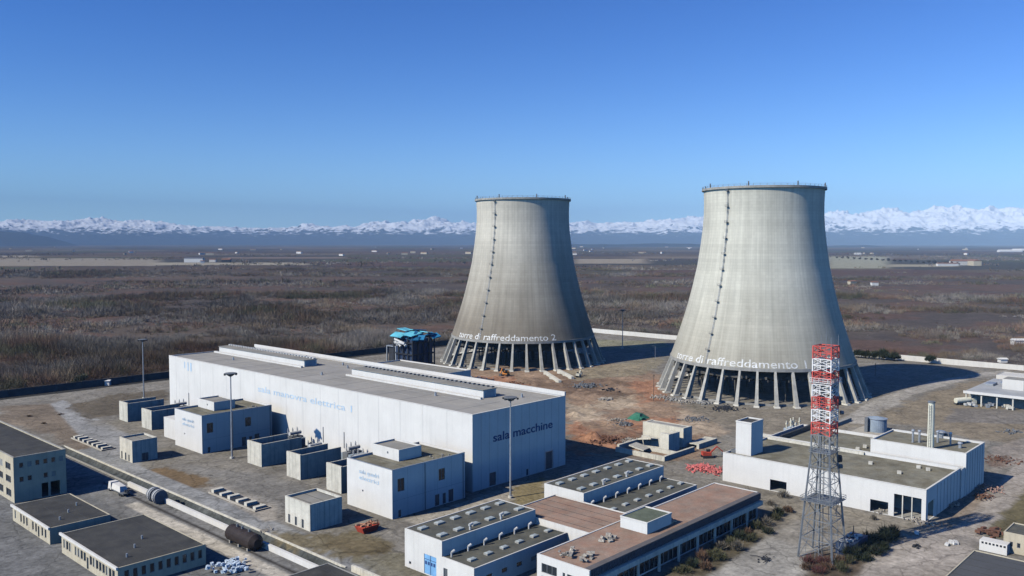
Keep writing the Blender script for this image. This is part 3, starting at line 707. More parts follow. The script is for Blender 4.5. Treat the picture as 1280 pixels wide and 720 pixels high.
# ------------------------------------------------------------------ western buildings
fxo = []
for k in range(9): fxo += [(291+k*7.5, 295.8+k*7.5, 1.2, 3.6, 'window'), (291+k*7.5, 295.8+k*7.5, 5.6, 7.8, 'window'), (291+k*7.5, 295.8+k*7.5, 9.6, 11.8, 'window')]
fyo = [(86.8+k*2.3, 88.+k*2.3, 10.6, 12.2, 'window') for k in range(6)]+[(86.8+k*2.3, 88.+k*2.3, 6.2, 7.8, 'window') for k in (0, 1, 3, 4)]+[(93., 95., .1, 4.6, 'open'), (95.6, 98.4, .1, 4.6, 'open')]
building('office_block', 'tall cream office block with dark flat roof at the left edge', 85.2, 100.3, 288.3, 362, 14.1, CREAM, ROOF_D, .35, .4, fxo, fyo, coping=CONC_D)
building('low_storehouse', 'low cream storehouse with dark roof and white fascia next to the tall office block', 79.5, 95.2, 241.4, 270.8, 4.5, CREAM, ROOF_D, .12, .3,
         [(244+k*2.4, 245.2+k*2.4, 1.0, 3.4, 'window') for k in (0, 1, 3, 4, 6, 7, 8, 10)]+[(249.2, 250.4, .1, 3.1, 'door')], [], group='low cream buildings with dark roofs')
building('low_workshop', 'low cream workshop with dark roof and white fascia in the bottom left', 79.5, 101., 198.3, 233, 5.1, CREAM, ROOF_D, .12, .3,
         [(200+k*1.9, 201.4+k*1.9, 1.6, 3.9, 'window') for k in range(17) if k not in (8, 13)]+[(215.4, 216.6, .1, 3.1, 'door')],
         [(81+k*2.0, 82.1+k*2.0, 1.8, 4.0, 'window') for k in range(10)], group='low cream buildings with dark roofs')
for (y0, y1, z) in ((241.1, 271.1, 4.5), (198., 233.3, 5.1)):
    nm = [o for o in bpy.data.objects if o.name.startswith('low_') and o.type == 'EMPTY' and abs(o.location.y-(y0+.3)) < .2][0]
    MB().box(79.0, 79.49, y0, y1, z-.35, z+.25).build('fascia', WHITE2, nm)
    b = MB()
    for k in range(3): b.cyl((84+k*4, y0+6+k*5, z-.3), (84+k*4, y0+6+k*5, z+.8), .25, .25, 8)
    b.build('roof_vent', STEEL, nm)
# white retaining wall, steel tanks and a truck along the channel
b = MB(); b.box(116.7, 117.5, 173.5, 281.5, -.3, 1.5); tag(b.build('retaining_wall', WHITE2, loc=(117, 173.5, 0)), 'long low whitewashed wall beside the dark channel', 'low wall')
b = MB(); b.box(117.9, 118.3, 281.7, 356, -1.5, .5); tag(b.build('channel_kerb', CONC_D, loc=(118, 281.7, 0)), 'grey kerb of the channel in the office block shadow', 'kerb')
b = MB(); b.box(123.2, 123.6, 171, 356, -1.5, .25); tag(b.build('channel_edge', CONC, loc=(123.4, 171, 0)), 'long pale concrete edge between channel and road', 'kerb')
t = thing('pipe_section', 'short pale banded pipe sections on the white wall by the channel', 'pipe', (116.6, 257, 0))
for k in range(2):
    y = 254.6+k*3.4; b = MB(); b.cyl((115.6, y, 2.1), (115.6, y+2.5, 2.1), 2.1, 2.1, 20); p_ = b.build('barrel', STEEL_D, t, smooth=False)
    b = MB(); b.cyl((115.6, y+.9, 2.1), (115.6, y+1.4, 2.1), 2.3, 2.3, 20); b.build('band', PORCELAIN, p_)
t = thing('storage_tank', 'long dark rusty tank lying on its side by the white wall', 'tank', (114.2, 203.5, 0))
b = MB(); b.cyl((114.2, 197.4, 2.3), (114.2, 209.4, 2.3), 2.15, 2.15, 22); b.cyl((114.2, 209.4, 2.3), (114.2, 210.5, 2.3), 2.15, 1.1, 22); b.cyl((114.2, 197.4, 2.3), (114.2, 196.3, 2.3), 2.15, 1.1, 22)
b.build('shell', mat('sooty_steel', (.03, .022, .02), .7, .4, .5), t, smooth=False)
for y in (199, 203.5, 208): MB().box(112.6, 115.8, y-.3, y+.3, -.1, .75).build('saddle', CONC_D, t)
b = MB()
for y in (200.5, 204, 206.5): b.cyl((114.2, y, 4.3), (114.2, y, 5.1), .35, .35, 8)
b.build('manhole', STEEL_D, t)
t = thing('flatbed_truck', 'white truck with covered load parked by the channel wall', 'truck', (111.6, 275, 0))
x, y = 111.6, 275
b = MB(); b.quadbox([(x-1.25, y+4, .7), (x+1.25, y+4, .7), (x+1.25, y+6.3, .7), (x-1.25, y+6.3, .7), (x-1.2, y+4, 3.1), (x+1.2, y+4, 3.1), (x+1.1, y+5.9, 3.1), (x-1.1, y+5.9, 3.1)]); cab = b.build('cab', WHITE, t)
MB().quadbox([(x-1.1, y+6.32, 1.9), (x+1.1, y+6.32, 1.9), (x+1.1, y+6.36, 1.9), (x-1.1, y+6.36, 1.9), (x-1., y+6.06, 2.9), (x+1., y+6.06, 2.9), (x+1., y+6.1, 2.9), (x-1., y+6.1, 2.9)]).build('windscreen', GLASS, cab)
MB().box(x-1.3, x+1.3, y-5.5, y+3.8, .9, 1.2).build('flatbed', STEEL_D, t)
b = MB(); b.quadbox([(x-1.25, y-3, 1.2), (x+1.25, y-3, 1.2), (x+1.25, y+3.6, 1.2), (x-1.25, y+3.6, 1.2), (x-1., y-2.4, 2.9), (x+1., y-2.4, 2.7), (x+1.1, y+3, 3.), (x-1., y+3.2, 3.)]); b.build('load_cover', WHITE, t)
b = MB(); b.chunk((x, y-4.3, 1.7), .7); b.chunk((x+.4, y-5, 1.6), .5); b.build('loose_load', BLACK, t)
for yy in (5.2, -2.2, -3.6):
    for s in (-1, 1): MB().cyl((x+s*.95, y+yy, .5), (x+s*1.25, y+yy, .5), .5, .5, 14).build('wheel', BLACK, t)
t = building('dark_pump_house', 'low pump house with black roof beside the wall end at the bottom edge', 105.5, 118.2, 158, 171, 2.7, CONC_D, ROOF_D, .1, .3, [], [])
b = MB(); b.box(122.8, 123.4, 120, 168, -.2, 1.6); tag(b.build('garden_wall', CONC, loc=(123, 120, 0)), 'plain concrete wall continuing right of the black roofed pump house', 'wall')
for (px, py, n_, lab) in ((292, 712, 60, 'heap of pale blue plastic sacks at the bottom edge'),):
    a = at(px, py); b = MB()
    for k in range(n_): b.chunk((a[0]+random.gauss(0, 2.4), a[1]+random.gauss(0, 2.), random.uniform(.2, 1.4)), random.uniform(.35, .8))
    tag(b.build('sack_heap', mat('pale_blue_plastic', (.52, .62, .72), .45, .3, 1.2), loc=(a[0], a[1], 0)), lab, 'sack heap')
# boundary wall; shade on its site side is put into the dark concrete colour
b = MB()
for x in np.arange(60, 600, 12.): b.box(x, x+11.9, 491, 491.35, -.3, 3.8); b.box(x+11.93, x+11.99, 490.8, 491.5, -.3, 4.0)
tag(b.build('boundary_wall', mat('shade_dark_concrete', (.10, .10, .10), .9, .3, .2), loc=(60, 491, 0)), 'long shaded concrete boundary wall behind the yard on the left', 'boundary wall')
b = MB()
for y in np.arange(40, 484, 8.): b.box(603, 603.3, y, y+7.95, -.3, 3.7)
tag(b.build('boundary_wall', WHITE2, loc=(603, 40, 0)), 'long sunlit white boundary wall behind the cooling towers', 'boundary wall')

# ------------------------------------------------------------------ workshops with rooflights
def rooflight_block(x0, x1, yl0, ym, y1, ht, hl, label, nx, sign):
    t = thing('rooflight_workshop', label, 'workshop', (x0, yl0, 0), 'stepped white workshops with rooflights')
    w = MB(); ops = []
    if sign: ops = [(149.6, 154., .2, 5.0, 'sign'), (158.8, 159.6, 1., 1.7, 'dark')]
    wall(w, 'x', x0, .35, ym, y1, -.3, ht, ops)
    low = [(ym-1.9, ym-.5, .1, 3.3, 'door')] if sign else []
    wall(w, 'x', x0+.01, .35, yl0, ym, -.3, hl, low)
    w.box(x0+.35, x1, ym, ym+.35, -.3, ht-.05); w.box(x0+.35, x1, y1-.35, y1, -.3, ht); w.box(x1-.35, x1, ym+.35, y1-.35, -.3, ht-.01)
    fo = [(x0+4+k*5.2, x0+6+k*5.2, 2., 3.1, 'window') for k in range(int((x1-x0-6)/5.2))]
    wall(w, 'y', yl0, .35, x0+.36, x1, -.3, hl-.05, fo); w.box(x1-.35, x1-.002, yl0+.35, ym, -.3, hl-.06)
    w.build('wall', WHITE2, t); fit(t, 'y', yl0, fo); fit(t, 'x', x0+.01, low); fit(t, 'x', x0, [o for o in ops if o[4] == 'dark'])
    MB().box(x0+.35, x1-.35, ym+.35, y1-.35, ht-.45, ht-.12).build('upper_roof', ROOF_M, t)
    MB().box(x0+.36, x1-.35, yl0+.35, ym, hl-.45, hl-.13).build('lower_roof', ROOF_M, t)
    if sign:
        s = MB(); s.box(x0+.12, x0+.2, 149.6, 154., .2, 5.); so = s.build('blue_panel', BLUEGLASS, t)
        b = MB()
        for k in range(4): b.box(x0+.05, x0+.117, 150.1+k*1., 150.75+k*1., 2.5, 3.3)
        b.box(x0+.06, x0+.118, 149.6, 154, 3.75, 3.85); b.box(x0+.06, x0+.118, 151.7, 151.82, .2, 5.); b.build('panel_lettering', LETTER_B, so)
    def light(x, y, z, s=1.25):
        f = MB(); f.box(x-s, x+s, y-s*.62, y+s*.62, z, z+.45); fo_ = f.build('rooflight', CONC_D, t)
        g = MB(); g.quadbox([(x-s, y-s*.62, z+.452), (x+s, y-s*.62, z+.452), (x+s, y+s*.62, z+.452), (x-s, y+s*.62, z+.452), (x-s*.6, y-s*.35, z+.62), (x+s*.6, y-s*.35, z+.62), (x+s*.6, y+s*.35, z+.62), (x-s*.6, y+s*.35, z+.62)]); g.build('dome', SKYL, fo_)
    d = (x1-x0-6)/(nx-1)
    for k in range(nx):
        light(x0+3+k*d, y1-3.4, ht-.12); light(x0+3+k*d, ym+3.2, ht-.12)
        light(x0+3.5+k*d, yl0+4.2, hl-.13, 1.05)
    for k in range(nx):
        x = x0+1.6+k*d; m_ = MB(); z = hl-.13; y = ym-1.6; m_.cyl((x, y, z), (x, y, z+1.2), .22, .22, 8); m_.cyl((x, y, z+1.1), (x+.8, y-.2, z+1.5), .3, .34, 8); m_.build('vent_cowl', PORCELAIN, t)
    for k in (1, 3):
        x = x0+5+k*d; m_ = MB(); z = ht-.12; y = ym+1.2; m_.cyl((x, y, z), (x, y, z+1.3), .3, .3, 8); m_.cyl((x-.4, y, z+1.2), (x+.8, y, z+1.5), .36, .36, 8); m_.build('vent_cowl', PORCELAIN, t)
rooflight_block(134, 167.4, 136.8, 147.6, 161.2, 9.5, 5.8, 'stepped white workshop with a blue panel on its front, nearest of two with rooflights', 6, True)
rooflight_block(187.4, 228.2, 135.2, 147.2, 161.8, 9.5, 5.8, 'stepped white workshop with rooflights behind the red-brown link roof', 7, False)
t = building('link_block', 'low link block with red-brown gravel roof and a green strip between the two rooflight workshops', 167.6, 187.2, 129.2, 157.4, 7.2, WHITE2, ROOF_R, .25, .3)
MB().box(173, 178, 130., 157, 6.66, 6.78).build('green_roof_strip', ROOF_GR, t)
MB().box(167.3, 167.59, 147.7, 157.6, 5.8, 7.5).build('gutter', PORCELAIN, t)
# pavilion
px0, px1, py0, py1 = 146.4, 227., 113.3, 128.6
t = thing('office_pavilion', 'long flat office pavilion with red-brown gravel roof and dark louvred edge', 'office building', (px0, py0, 0))
w = MB(); fo = [(115., 119.6, 1.2, 5.6, 'window'), (120.2, 120.9, .1, 5.6, 'window'), (122.6, 127.2, 4.0, 6.2, 'window'), (122.6, 127.2, 1.2, 3.2, 'window')]
wall(w, 'x', px0, .4, py0, py1, -.3, 8., fo); w.box(px0+.4, px1, py1-.4, py1, -.3, 8.); w.box(px1-.4, px1, py0+1.2, py1-.4, -.3, 8.); w.box(px0+.4, px1-.4, py0+1.6, py0+2., -.3, 7.6)
w.build('wall', WHITE, t); fit(t, 'x', px0, fo)
MB().box(px0+.4, px1-.4, py0+2., py1-.4, 7.45, 7.85).build('roof', ROOF_R, t)
MB().box(px0+.41, px1, py0+.3, py0+1.99, 7.5, 7.86).build('roof_edge', mat('grey_edge_felt', (.13, .12, .12), .9), t)
MB().box(px0+.42, px1-.01, py0+.5, py0+1.55, 5.9, 7.49).build('fascia', mat('dark_fascia', (.07, .075, .09), .7, .2, .5), t)
b = MB()
for x in np.arange(px0+.6, px1, .62): b.box(x, x+.16, py0+.28, py0+.497, 5.9, 7.49)
b.build('louvres', mat('louvre_metal', (.12, .13, .16), .6), t)
MB().box(px0+.45, px1-.02, py0-.5, py0+1.59, 4.5, 5.7).build('balcony_band', CONC, t)
b = MB(); b.box(px0+.42, px1-.03, py0+1.3, py0+1.58, .6, 4.4); g = b.build('glazing', GLASS, t)
b = MB()
for x in np.arange(px0+2, px1, 2.1): b.box(x, x+.12, py0+1.2, py0+1.297, .6, 4.4)
b.build('mullions', FRAME, g)
for x in np.arange(px0+.6, px1, 8.9): MB().box(x, x+.5, py0-.3, py0+.2, -.2, 4.49).build('column', CONC, t)
MB().box(px1+.003, px1+.1, py0+3, py1-3, 1.2, 5.5).build('end_glazing', GLASS, t)
b = MB(); b.box(175, 186, 117.5, 125.6, 7.86, 10.5); po = b.build('roof_cabin', WHITE, t)
MB().box(175.2, 185.8, 117.7, 125.4, 10.51, 10.56).build('cabin_roof', ROOF_GR, po)
b = MB(); b.box(174.9, 186.1, 117.4, 117.69, 10.51, 10.85); b.box(174.9, 175.19, 117.7, 125.7, 10.51, 10.85); b.box(185.81, 186.1, 117.7, 125.7, 10.51, 10.85); b.box(175.2, 185.8, 125.41, 125.7, 10.51, 10.85); b.build('cabin_parapet', WHITE2, po)
for (px, py, n_, lab) in ((760, 674, 12, 'heap of white debris in the middle of the red-brown pavilion roof'), (711, 692, 12, 'long heap of white debris near the front left corner of the pavilion roof'), (736, 696, 14, 'heap of white debris by the louvred edge of the pavilion roof')):
    a = at(px, py, 8); b = MB()
    for k in range(n_): b.obox((a[0]+random.gauss(0, 1.3), a[1]+random.gauss(0, .9), 7.86+random.uniform(.1, .9)), (random.uniform(.5, 1.6), random.uniform(.4, 1.), random.uniform(.2, .7)), random.uniform(0, 3), random.uniform(-.5, .5))
    tag(b.build('roof_debris', RUBBLE, loc=(a[0], a[1], 7.8)), lab, 'debris heap')
a = at(838, 651, 8); b = MB()
for k in range(7): b.obox((a[0]+random.gauss(0, .8), a[1]+random.gauss(0, .8), 8.2), (.9, .6, .5), random.uniform(0, 3))
tag(b.build('roof_debris', RUBBLE, loc=(a[0], a[1], 7.8)), 'few white debris pieces behind the roof cabin of the pavilion', 'debris heap')

# ------------------------------------------------------------------ eastern depot
t = thing('depot_building', 'long white depot with three dark gateways and a lichened flat roof', 'depot', (256.2, 77.6, 0))
X0, X1, Y0, Y1, H1 = 256.2, 288.6, 77.6, 142., 9.5
fo = [(119.4, 125.0, .1, 3.7, 'open'), (88.0, 93.2, .1, 3.8, 'open'), (78.8, 86.4, .1, 6.8, 'open')]
fy = [(258, 264, .1, 5.4, 'open')]
w = MB(); wall(w, 'x', X0, .4, Y0, Y1, -.3, H1, fo); wall(w, 'y', Y0, .4, X0+.4, X1, -.3, H1, fy); w.box(X0+.4, X1, Y1-.4, Y1, -.3, H1); w.box(X1-.4, X1, Y0+.4, Y1-.4, -.3, H1+.4)
w.build('wall', WHITE, t)
MB().box(X0+.4, X1-.4, Y0+.4, Y1-.4, H1-.95, H1-.65).build('roof', ROOF_OL, t)
MB().box(X0+.4, X1-.4, Y0+.4, Y1-.4, 0, .06).build('floor_slab', CONC_D, t)
MB().box(X0+9, X0+9.3, Y0+.4, Y1-.4, .06, H1-.96).build('inner_wall', CONC_D, t)
b = MB(); b.box(X0-.08, X0+.48, Y0-.08, Y1+.08, H1, H1+.15); b.box(X0+.48, X1-.5, Y0-.08, Y0+.48, H1, H1+.15); b.box(X1-.48, X1+.08, Y0, Y1, H1+.41, H1+.55); b.build('coping', WHITE2, t)
for k in (81.3, 83.9): MB().box(X0+.1, X0+.4, k, k+.3, .06, 6.79).build('gate_post', CONC, t)
b = MB()
for x in np.arange(X0+10, X1, 3.2): b.box(x, x+.10, Y0-.05, Y0-.003, .1, H1-.5)
b.build('wall_ribs', BLACK, t)
b = MB(); b.box(X1+.003, 318, 107, 142, -.3, 8.4); b.build('rear_wing', WHITE2, t)
MB().box(X1+.4, 317.5, 107.5, 137.5, 8.401, 8.47).build('rear_roof', ROOF_OL, t)
b = MB(); b.box(X1+.1, 318.1, 141.6, 142.1, 8.402, 9.6); b.box(317.6, 318.05, 107, 141.59, 8.402, 9.5); b.build('rear_parapet', WHITE2, t)
b = MB(); b.box(291, 317.58, 137.6, 138.6, 8.402, 10.1); b.build('rear_duct', BLACK, t)
MB().box(X1-1.2, X1-.42, 107, 142, H1-.64, H1+.2).build('roof_kerb', CONC, t)
b = MB(); b.box(260.4, 268.8, 134., 139.6, 8.5, 19.6); tw = b.build('stair_tower', WHITE, t)
MB().box(260.7, 268.5, 134.3, 139.3, 19.601, 19.66).build('tower_roof', ROOF_D, tw)
b = MB(); b.box(260.3, 260.7, 133.9, 139.7, 19.602, 20.1); b.box(268.5, 268.9, 133.9, 139.7, 19.602, 20.1); b.box(260.71, 268.49, 133.9, 134.29, 19.602, 20.1); b.box(260.71, 268.49, 139.31, 139.7, 19.602, 20.1); b.build('tower_parapet', WHITE2, tw)
b = MB(); b.box(X0+4.3, X0+7.2, 139.8, 141.4, 8.86, 9.9); b.build('roof_cabinet', STEEL_D, t)
# upper block
UX0, UX1, UY0, UY1, UH = 292.2, 313., 77., 106.6, 13.6
b = MB(); b.box(UX0, UX0+.4, UY0, UY1, -.3, UH); b.box(UX1-.4, UX1, UY0, UY1, -.3, UH); b.box(UX0+.4, UX1-.4, UY0, UY0+.4, -.3, UH); b.box(UX0+.4, UX1-.4, UY1-.4, UY1, -.3, UH); b.box(X1+.005, UX0, UY0+.2, UY1, -.3, 9.3)
u = b.build('upper_block', WHITE, t)
MB().box(UX0+.4, UX1-.4, UY0+.4, UY1-.4, UH-.9, UH-.55).build('upper_roof', ROOF_OL, u)
b = MB(); b.box(UX0-.06, UX0+.46, UY0-.06, UY1+.06, UH, UH+.14); b.box(UX1-.46, UX1+.06, UY0-.06, UY1+.06, UH, UH+.14); b.box(UX0+.46, UX1-.46, UY0-.06, UY0+.46, UH, UH+.14); b.build('upper_coping', WHITE2, u)
b = MB()
for x in np.arange(UX0+1.5, UX1, 2.8): b.box(x, x+.10, UY0-.05, UY0-.003, .1, UH-.4)
b.build('upper_ribs', BLACK, u)
cx_, cy_ = at(1163, 561, UH-.5)
b = MB(); b.cyl((cx_, cy_, UH-.55), (cx_, cy_, UH+14.6), 1.05, .95, 18); c_ = b.build('chimney', YELLOW, t, smooth=False)
b = MB(); b.cyl((cx_, cy_, UH+14.6), (cx_, cy_, UH+15.1), 1.15, 1.15, 18); b.build('chimney_cap', STEEL_D, c_)
b = MB()
for k in (-1, 1): b.beam((cx_-1.1, cy_+k*.3, UH), (cx_-1.05, cy_+k*.3, UH+14), .08)
for k in range(28): b.beam((cx_-1.1, cy_-.3, UH+k*.5), (cx_-1.1, cy_+.3, UH+k*.5), .06)
b.build('chimney_ladder', STEEL_D, c_)
for i, (px, py, hh, r_) in enumerate(((1141, 553, 3.4, .35), (1149, 553, 3.2, .35), (1172, 553, 3., .35), (1188, 556, 3.2, .3), (1176, 547, 1.4, 1.), (1200, 560, 1., .5))):
    a = at(px, py, UH-.5); b = MB(); b.cyl((a[0], a[1], UH-.55), (a[0], a[1], UH+hh), r_, r_, 10); b.cyl((a[0], a[1], UH+hh+.01), (a[0], a[1], UH+hh+.5), r_*1.7, r_*1.2, 10); b.build('exhaust_pipe', STEEL, t)
a = at(1184, 546, UH-.5); MB().box(a[0]-1.8, a[0]+1.8, a[1]-1, a[1]+1, UH-.55, UH+.9).build('air_handler', STEEL_D, t)
for (px, py) in ((1072, 562), (1081, 559), (1088, 580), (1148, 585), (1160, 588), (1124, 592)):
    a = at(px, py, 8.8); b = MB(); b.obox((a[0], a[1], 9.1), (1.8, 1.2, .9), .3); b.build('roof_unit', CONC, t)
for k, (px, py) in enumerate(((1104, 641), (1146, 652), (1160, 655), (1190, 632))):
    a = at(px, py); b = MB()
    for q_ in range(40): b.chunk((a[0]+random.gauss(0, 1.5), a[1]+random.gauss(0, 1.3), random.uniform(.05, .6)), random.uniform(.15, .5))
    tag(b.build('rubble_heap', RUBBLE, loc=(a[0], a[1], 0)), ['pale rubble heap beside the middle depot gateway', 'white rubble heap in front of the widest depot gateway', 'rubble heap at the near corner of the depot', 'small rubble heap along the shaded side of the depot'][k], 'rubble heap')

# steel tank east of the tower and machinery by the depot
a = at(1096, 539); t = thing('round_tank', 'round grey steel tank behind the depot', 'tank', (a[0], a[1], 0))
b = MB(); b.cyl((a[0], a[1], -.1), (a[0], a[1], 5.6), 3.9, 3.9, 28); b.cyl((a[0], a[1], 5.6), (a[0], a[1], 6.3), 3.9, 1., 28); b.build('shell', GREYP, t, smooth=False)
b = MB(); b.cyl((a[0], a[1], 5.5), (a[0], a[1], 5.65), 4.15, 4.15, 28); b.build('top_ring', STEEL, t)
b = MB(); b.box(a[0]-5.2, a[0]-3.7, a[1]+2, a[1]+3.3, -.1, 6.2); b.build('riser', STEEL_D, t)
MB().box(a[0]-9, a[0]+7, a[1]-8, a[1]+8, -.2, .12).build('tank_pad', PAVE, t)
a = at(992, 542); t = thing('pump_set', 'blue grey pump set with pale valves near the foot of the nearer cooling tower', 'pump set', (a[0], a[1], 0))
MB().box(a[0]-5, a[0]+5, a[1]-4, a[1]+4, -.1, .6).build('base_slab', CONC_D, t)
b = MB()
for k in range(4): b.cyl((a[0]-3.5+k*2.2, a[1]-2.5, 1.9), (a[0]-3.5+k*2.2, a[1]+2.5, 1.9), .85, .85, 12)
b.build('pump_body', GREYP, t)
b = MB()
for k in range(6): x = a[0]-4+k*1.6; y = a[1]+random.uniform(-2, 2); b.cyl((x, y, 2.4), (x, y, 4.8+random.uniform(0, 1.6)), .25, .25, 8); b.cyl((x-.5, y, 4.6), (x+.6, y, 4.8), .35, .35, 8)
b.build('valve_stem', YELLOW, t)
# low walls between pump yard and depot
for (p, q_, hh, lab) in (((950, 545), (1062, 560), 1.3, 'long cream kerb wall running from the depot tower towards the round tank'), ((1003, 548), (1062, 526), 1.6, 'dark low wall rising from the pump set to the pale road'), ((1060, 545), (1105, 551), 1.2, 'short cream wall in front of the round tank')):
    A_, B_ = at(*p), at(*q_); b = MB(); b.beam((*A_, hh/2-.2), (*B_, hh/2-.2), hh if hh < 1.5 else 1.8); tag(b.build('yard_wall', CONC if hh < 1.5 else CONC_D, loc=(*A_, 0)), lab, 'low wall')

# lorry garage at the right edge
gx0, gx1, gy0, gy1, GH = 458, 512., 66., 122.5, 6.9
t = thing('lorry_garage', 'open fronted lorry garage with grey roof at the right edge', 'garage', (gx0, gy0, 0))
b = MB(); b.box(gx0+8, gx0+8.4, gy0, gy1, -.3, GH-.6); b.box(gx0+8.4, gx1, gy1-.4, gy1, -.3, GH-.6); b.box(gx1-.4, gx1, gy0, gy1-.4, -.3, GH-.6); b.box(gx0+8.4, gx1-.4, gy0, gy0+.4, -.3, GH-.6); b.build('wall', CONC_D, t)
MB().box(gx0+.5, gx1, gy0, gy1, GH-.59, GH-.1).build('roof', mat('pale_roof_sheet', (.42, .43, .43), .7, .2, .1), t)
b = MB(); b.box(gx0, gx0+.49, gy0, gy1+.4, GH-1.1, GH+.15); b.build('fascia', WHITE, t)
for y in np.arange(gy0+1, gy1, 6.8): MB().box(gx0+.6, gx0+1.2, y, y+.6, -.1, GH-.6).build('column', CONC, t)
b = MB(); b.box(478, 488, 101, 110.5, GH-.09, GH+5); rb_ = b.build('roof_cabin', WHITE, t); MB().box(478.2, 487.8, 101.2, 110.3, GH+5.01, GH+5.1).build('cabin_roof', ROOF_G, rb_)
for k, (x, y) in enumerate(((496, 114), (500, 98), (488, 119))):
    b = MB(); b.box(x-4, x+4, y-3, y+1, GH-.09, GH+1.); b.build('rooflight', STEEL, t)
building('long_white_shed', 'long white shed behind the lorry garage at the right edge', 540, 556, 60, 128, 5., WHITE2, WHITE2, .2, .3)
a = at(1204, 506); t = thing('tanker_truck', 'pale yellow tanker lorry parked outside the lorry garage', 'truck', (a[0], a[1], 0)); x, y = a
b = MB(); b.cyl((x-3.5, y+2.5, 2.2), (x+2.8, y-2.2, 2.6), 1.35, 1.35, 16); b.build('tank_drum', YELLOW, t)
b = MB(); b.obox((x+4.3, y-3.3, 1.9), (2.2, 2.5, 2.6), R(-37)); cb = b.build('cab', YELLOW, t)
b = MB(); b.obox((x+.4, y-.3, .85), (10.5, 1.6, .4), R(-37)); b.build('chassis', BLACK, t)
for s in (-3, -1.8, 4):
    for w_ in (-1.05, 1.05):
        c, s_ = math.cos(R(-37)), math.sin(R(-37)); X_, Y_ = x+.4+s*c-w_*s_, y-.3+s*s_+w_*c; b = MB(); b.cyl((X_+.15*s_, Y_-.15*c, .5), (X_-.15*s_, Y_+.15*c, .5), .5, .5, 12); b.build('wheel', BLACK, t)
for k, (px, py) in enumerate(((1218, 508), (1237, 508), (1259, 511))):
    a = at(px, py); b = MB(); n_ = 8
    for q_ in range(n_): b.obox((a[0]+random.gauss(0, 1.6), a[1]+random.gauss(0, 1.6), random.uniform(.4, 1.6)), (1.6, 1.1, 1.1), random.uniform(0, 3))
    tag(b.build('parts_heap', [PORCELAIN, STEEL, CONC][k], loc=(a[0], a[1], 0)), ['white crates piled beside the tanker lorry', 'grey machine parts piled before the second garage bay', 'pale blocks piled before the garage at the right edge'][k], 'heap')

# ------------------------------------------------------------------ bottom right buildings
building('flat_roof_store', 'low store with plain charcoal roof in the bottom right corner', 192, 224.3, 22, 56.8, 6., CREAM, mat('charcoal_roof', (.085, .087, .09), .85, .12, .1), .2, .3)
building('gate_lodge', 'cream lodge with small dark windows at the right edge', 246.5, 256.5, 22, 55.6, 5.2, CREAM, ROOF_M, .25, .3, [(54.2-k*1.7-.8, 54.2-k*1.7, 1.6, 2.9, 'window') for k in range(8)], [])
a = at(1243, 689); t = thing('white_cabin', 'white site cabin with a row of small vents beside the cream lodge', 'cabin', (a[0], a[1], 0))
x, y = a; b = MB(); b.box(x-1.5, x+1.8, y-3.2, y+3.2, -.1, 2.7); b.build('body', WHITE, t)
b = MB()
for k in range(7): b.box(x-1.56, x-1.503, y-2.9+k*.85, y-2.4+k*.85, 1.9, 2.4)
b.build('vents', GLASS, t)
a = at(1238, 668); b = MB()
for k in range(18): b.obox((a[0]+random.gauss(0, 1.8), a[1]+random.gauss(0, 1.8), random.uniform(.2, 1.2)), (1.4, .8, .7), random.uniform(0, 3))
tag(b.build('timber_heap', RUST, loc=(*a, 0)), 'brown timber heap behind the white site cabin', 'timber heap')
a = at(1192, 680); b = MB()
for k in range(7): b.obox((a[0]+random.gauss(0, .8), a[1]+random.gauss(0, .6), .35), (1.5, .9, .6), random.uniform(0, 3), .2)
tag(b.build('white_sheet_heap', WHITE, loc=(*a, 0)), 'small heap of white sheets lying on the open yard', 'debris heap')
a = at(1143, 684); b = MB()
for k in range(6): b.chunk((a[0]+random.gauss(0, .6), a[1]+random.gauss(0, .6), .3), .45)
tag(b.build('dark_scrap', BLACK, loc=(*a, 0)), 'small dark scrap left of the white sheets on the yard', 'scrap')
a = at(1146, 668); b = MB(); b.chunk((a[0], a[1], .5), .8); b.chunk((a[0]+.8, a[1], .4), .6); tag(b.build('white_bag', WHITE, loc=(*a, 0)), 'single white bag lying in the mast shadow', 'bag')

MAST = mat('mast_steel', (.24, .255, .27), .5, .25, .6, 0, .1, metal=.3)
# ------------------------------------------------------------------ lattice mast
mx_, my_ = 211., 88.5
t = thing('lattice_mast', 'tall lattice mast, grey below and banded red and white at the top', 'radio mast', (mx_, my_, 0))
def half(z): return (4.4-(4.4-2.35)*min(1, z/27.))
lv = [0, 5, 10, 15, 19.5, 23.5, 27]+[27+3*k for k in range(1, 10)]
lv[-1] = 54
col_of = lambda z: MAST if z < 31.5 else (RED if int((z-31.5)//3.22) % 2 == 0 else REDWHITE)
bands = [('lower_section', MAST, 0, 31.5)]
z = 31.5; k = 0
while z < 53.9: bands.append(('red_section' if k % 2 == 0 else 'white_section', RED if k % 2 == 0 else REDWHITE, z, min(54, z+3.215))); z += 3.215; k += 1
cor = [(-1, -1), (1, -1), (1, 1), (-1, 1)]
def corner(i, z): s = half(z); return (mx_+cor[i % 4][0]*s, my_+cor[i % 4][1]*s, z)
for i in range(4):
    b = MB(); b.beam(corner(i, 0), corner(i, 27), .42, .34); b.beam(corner(i, 27), corner(i, 31.5), .32); b.build('leg', MAST, t)
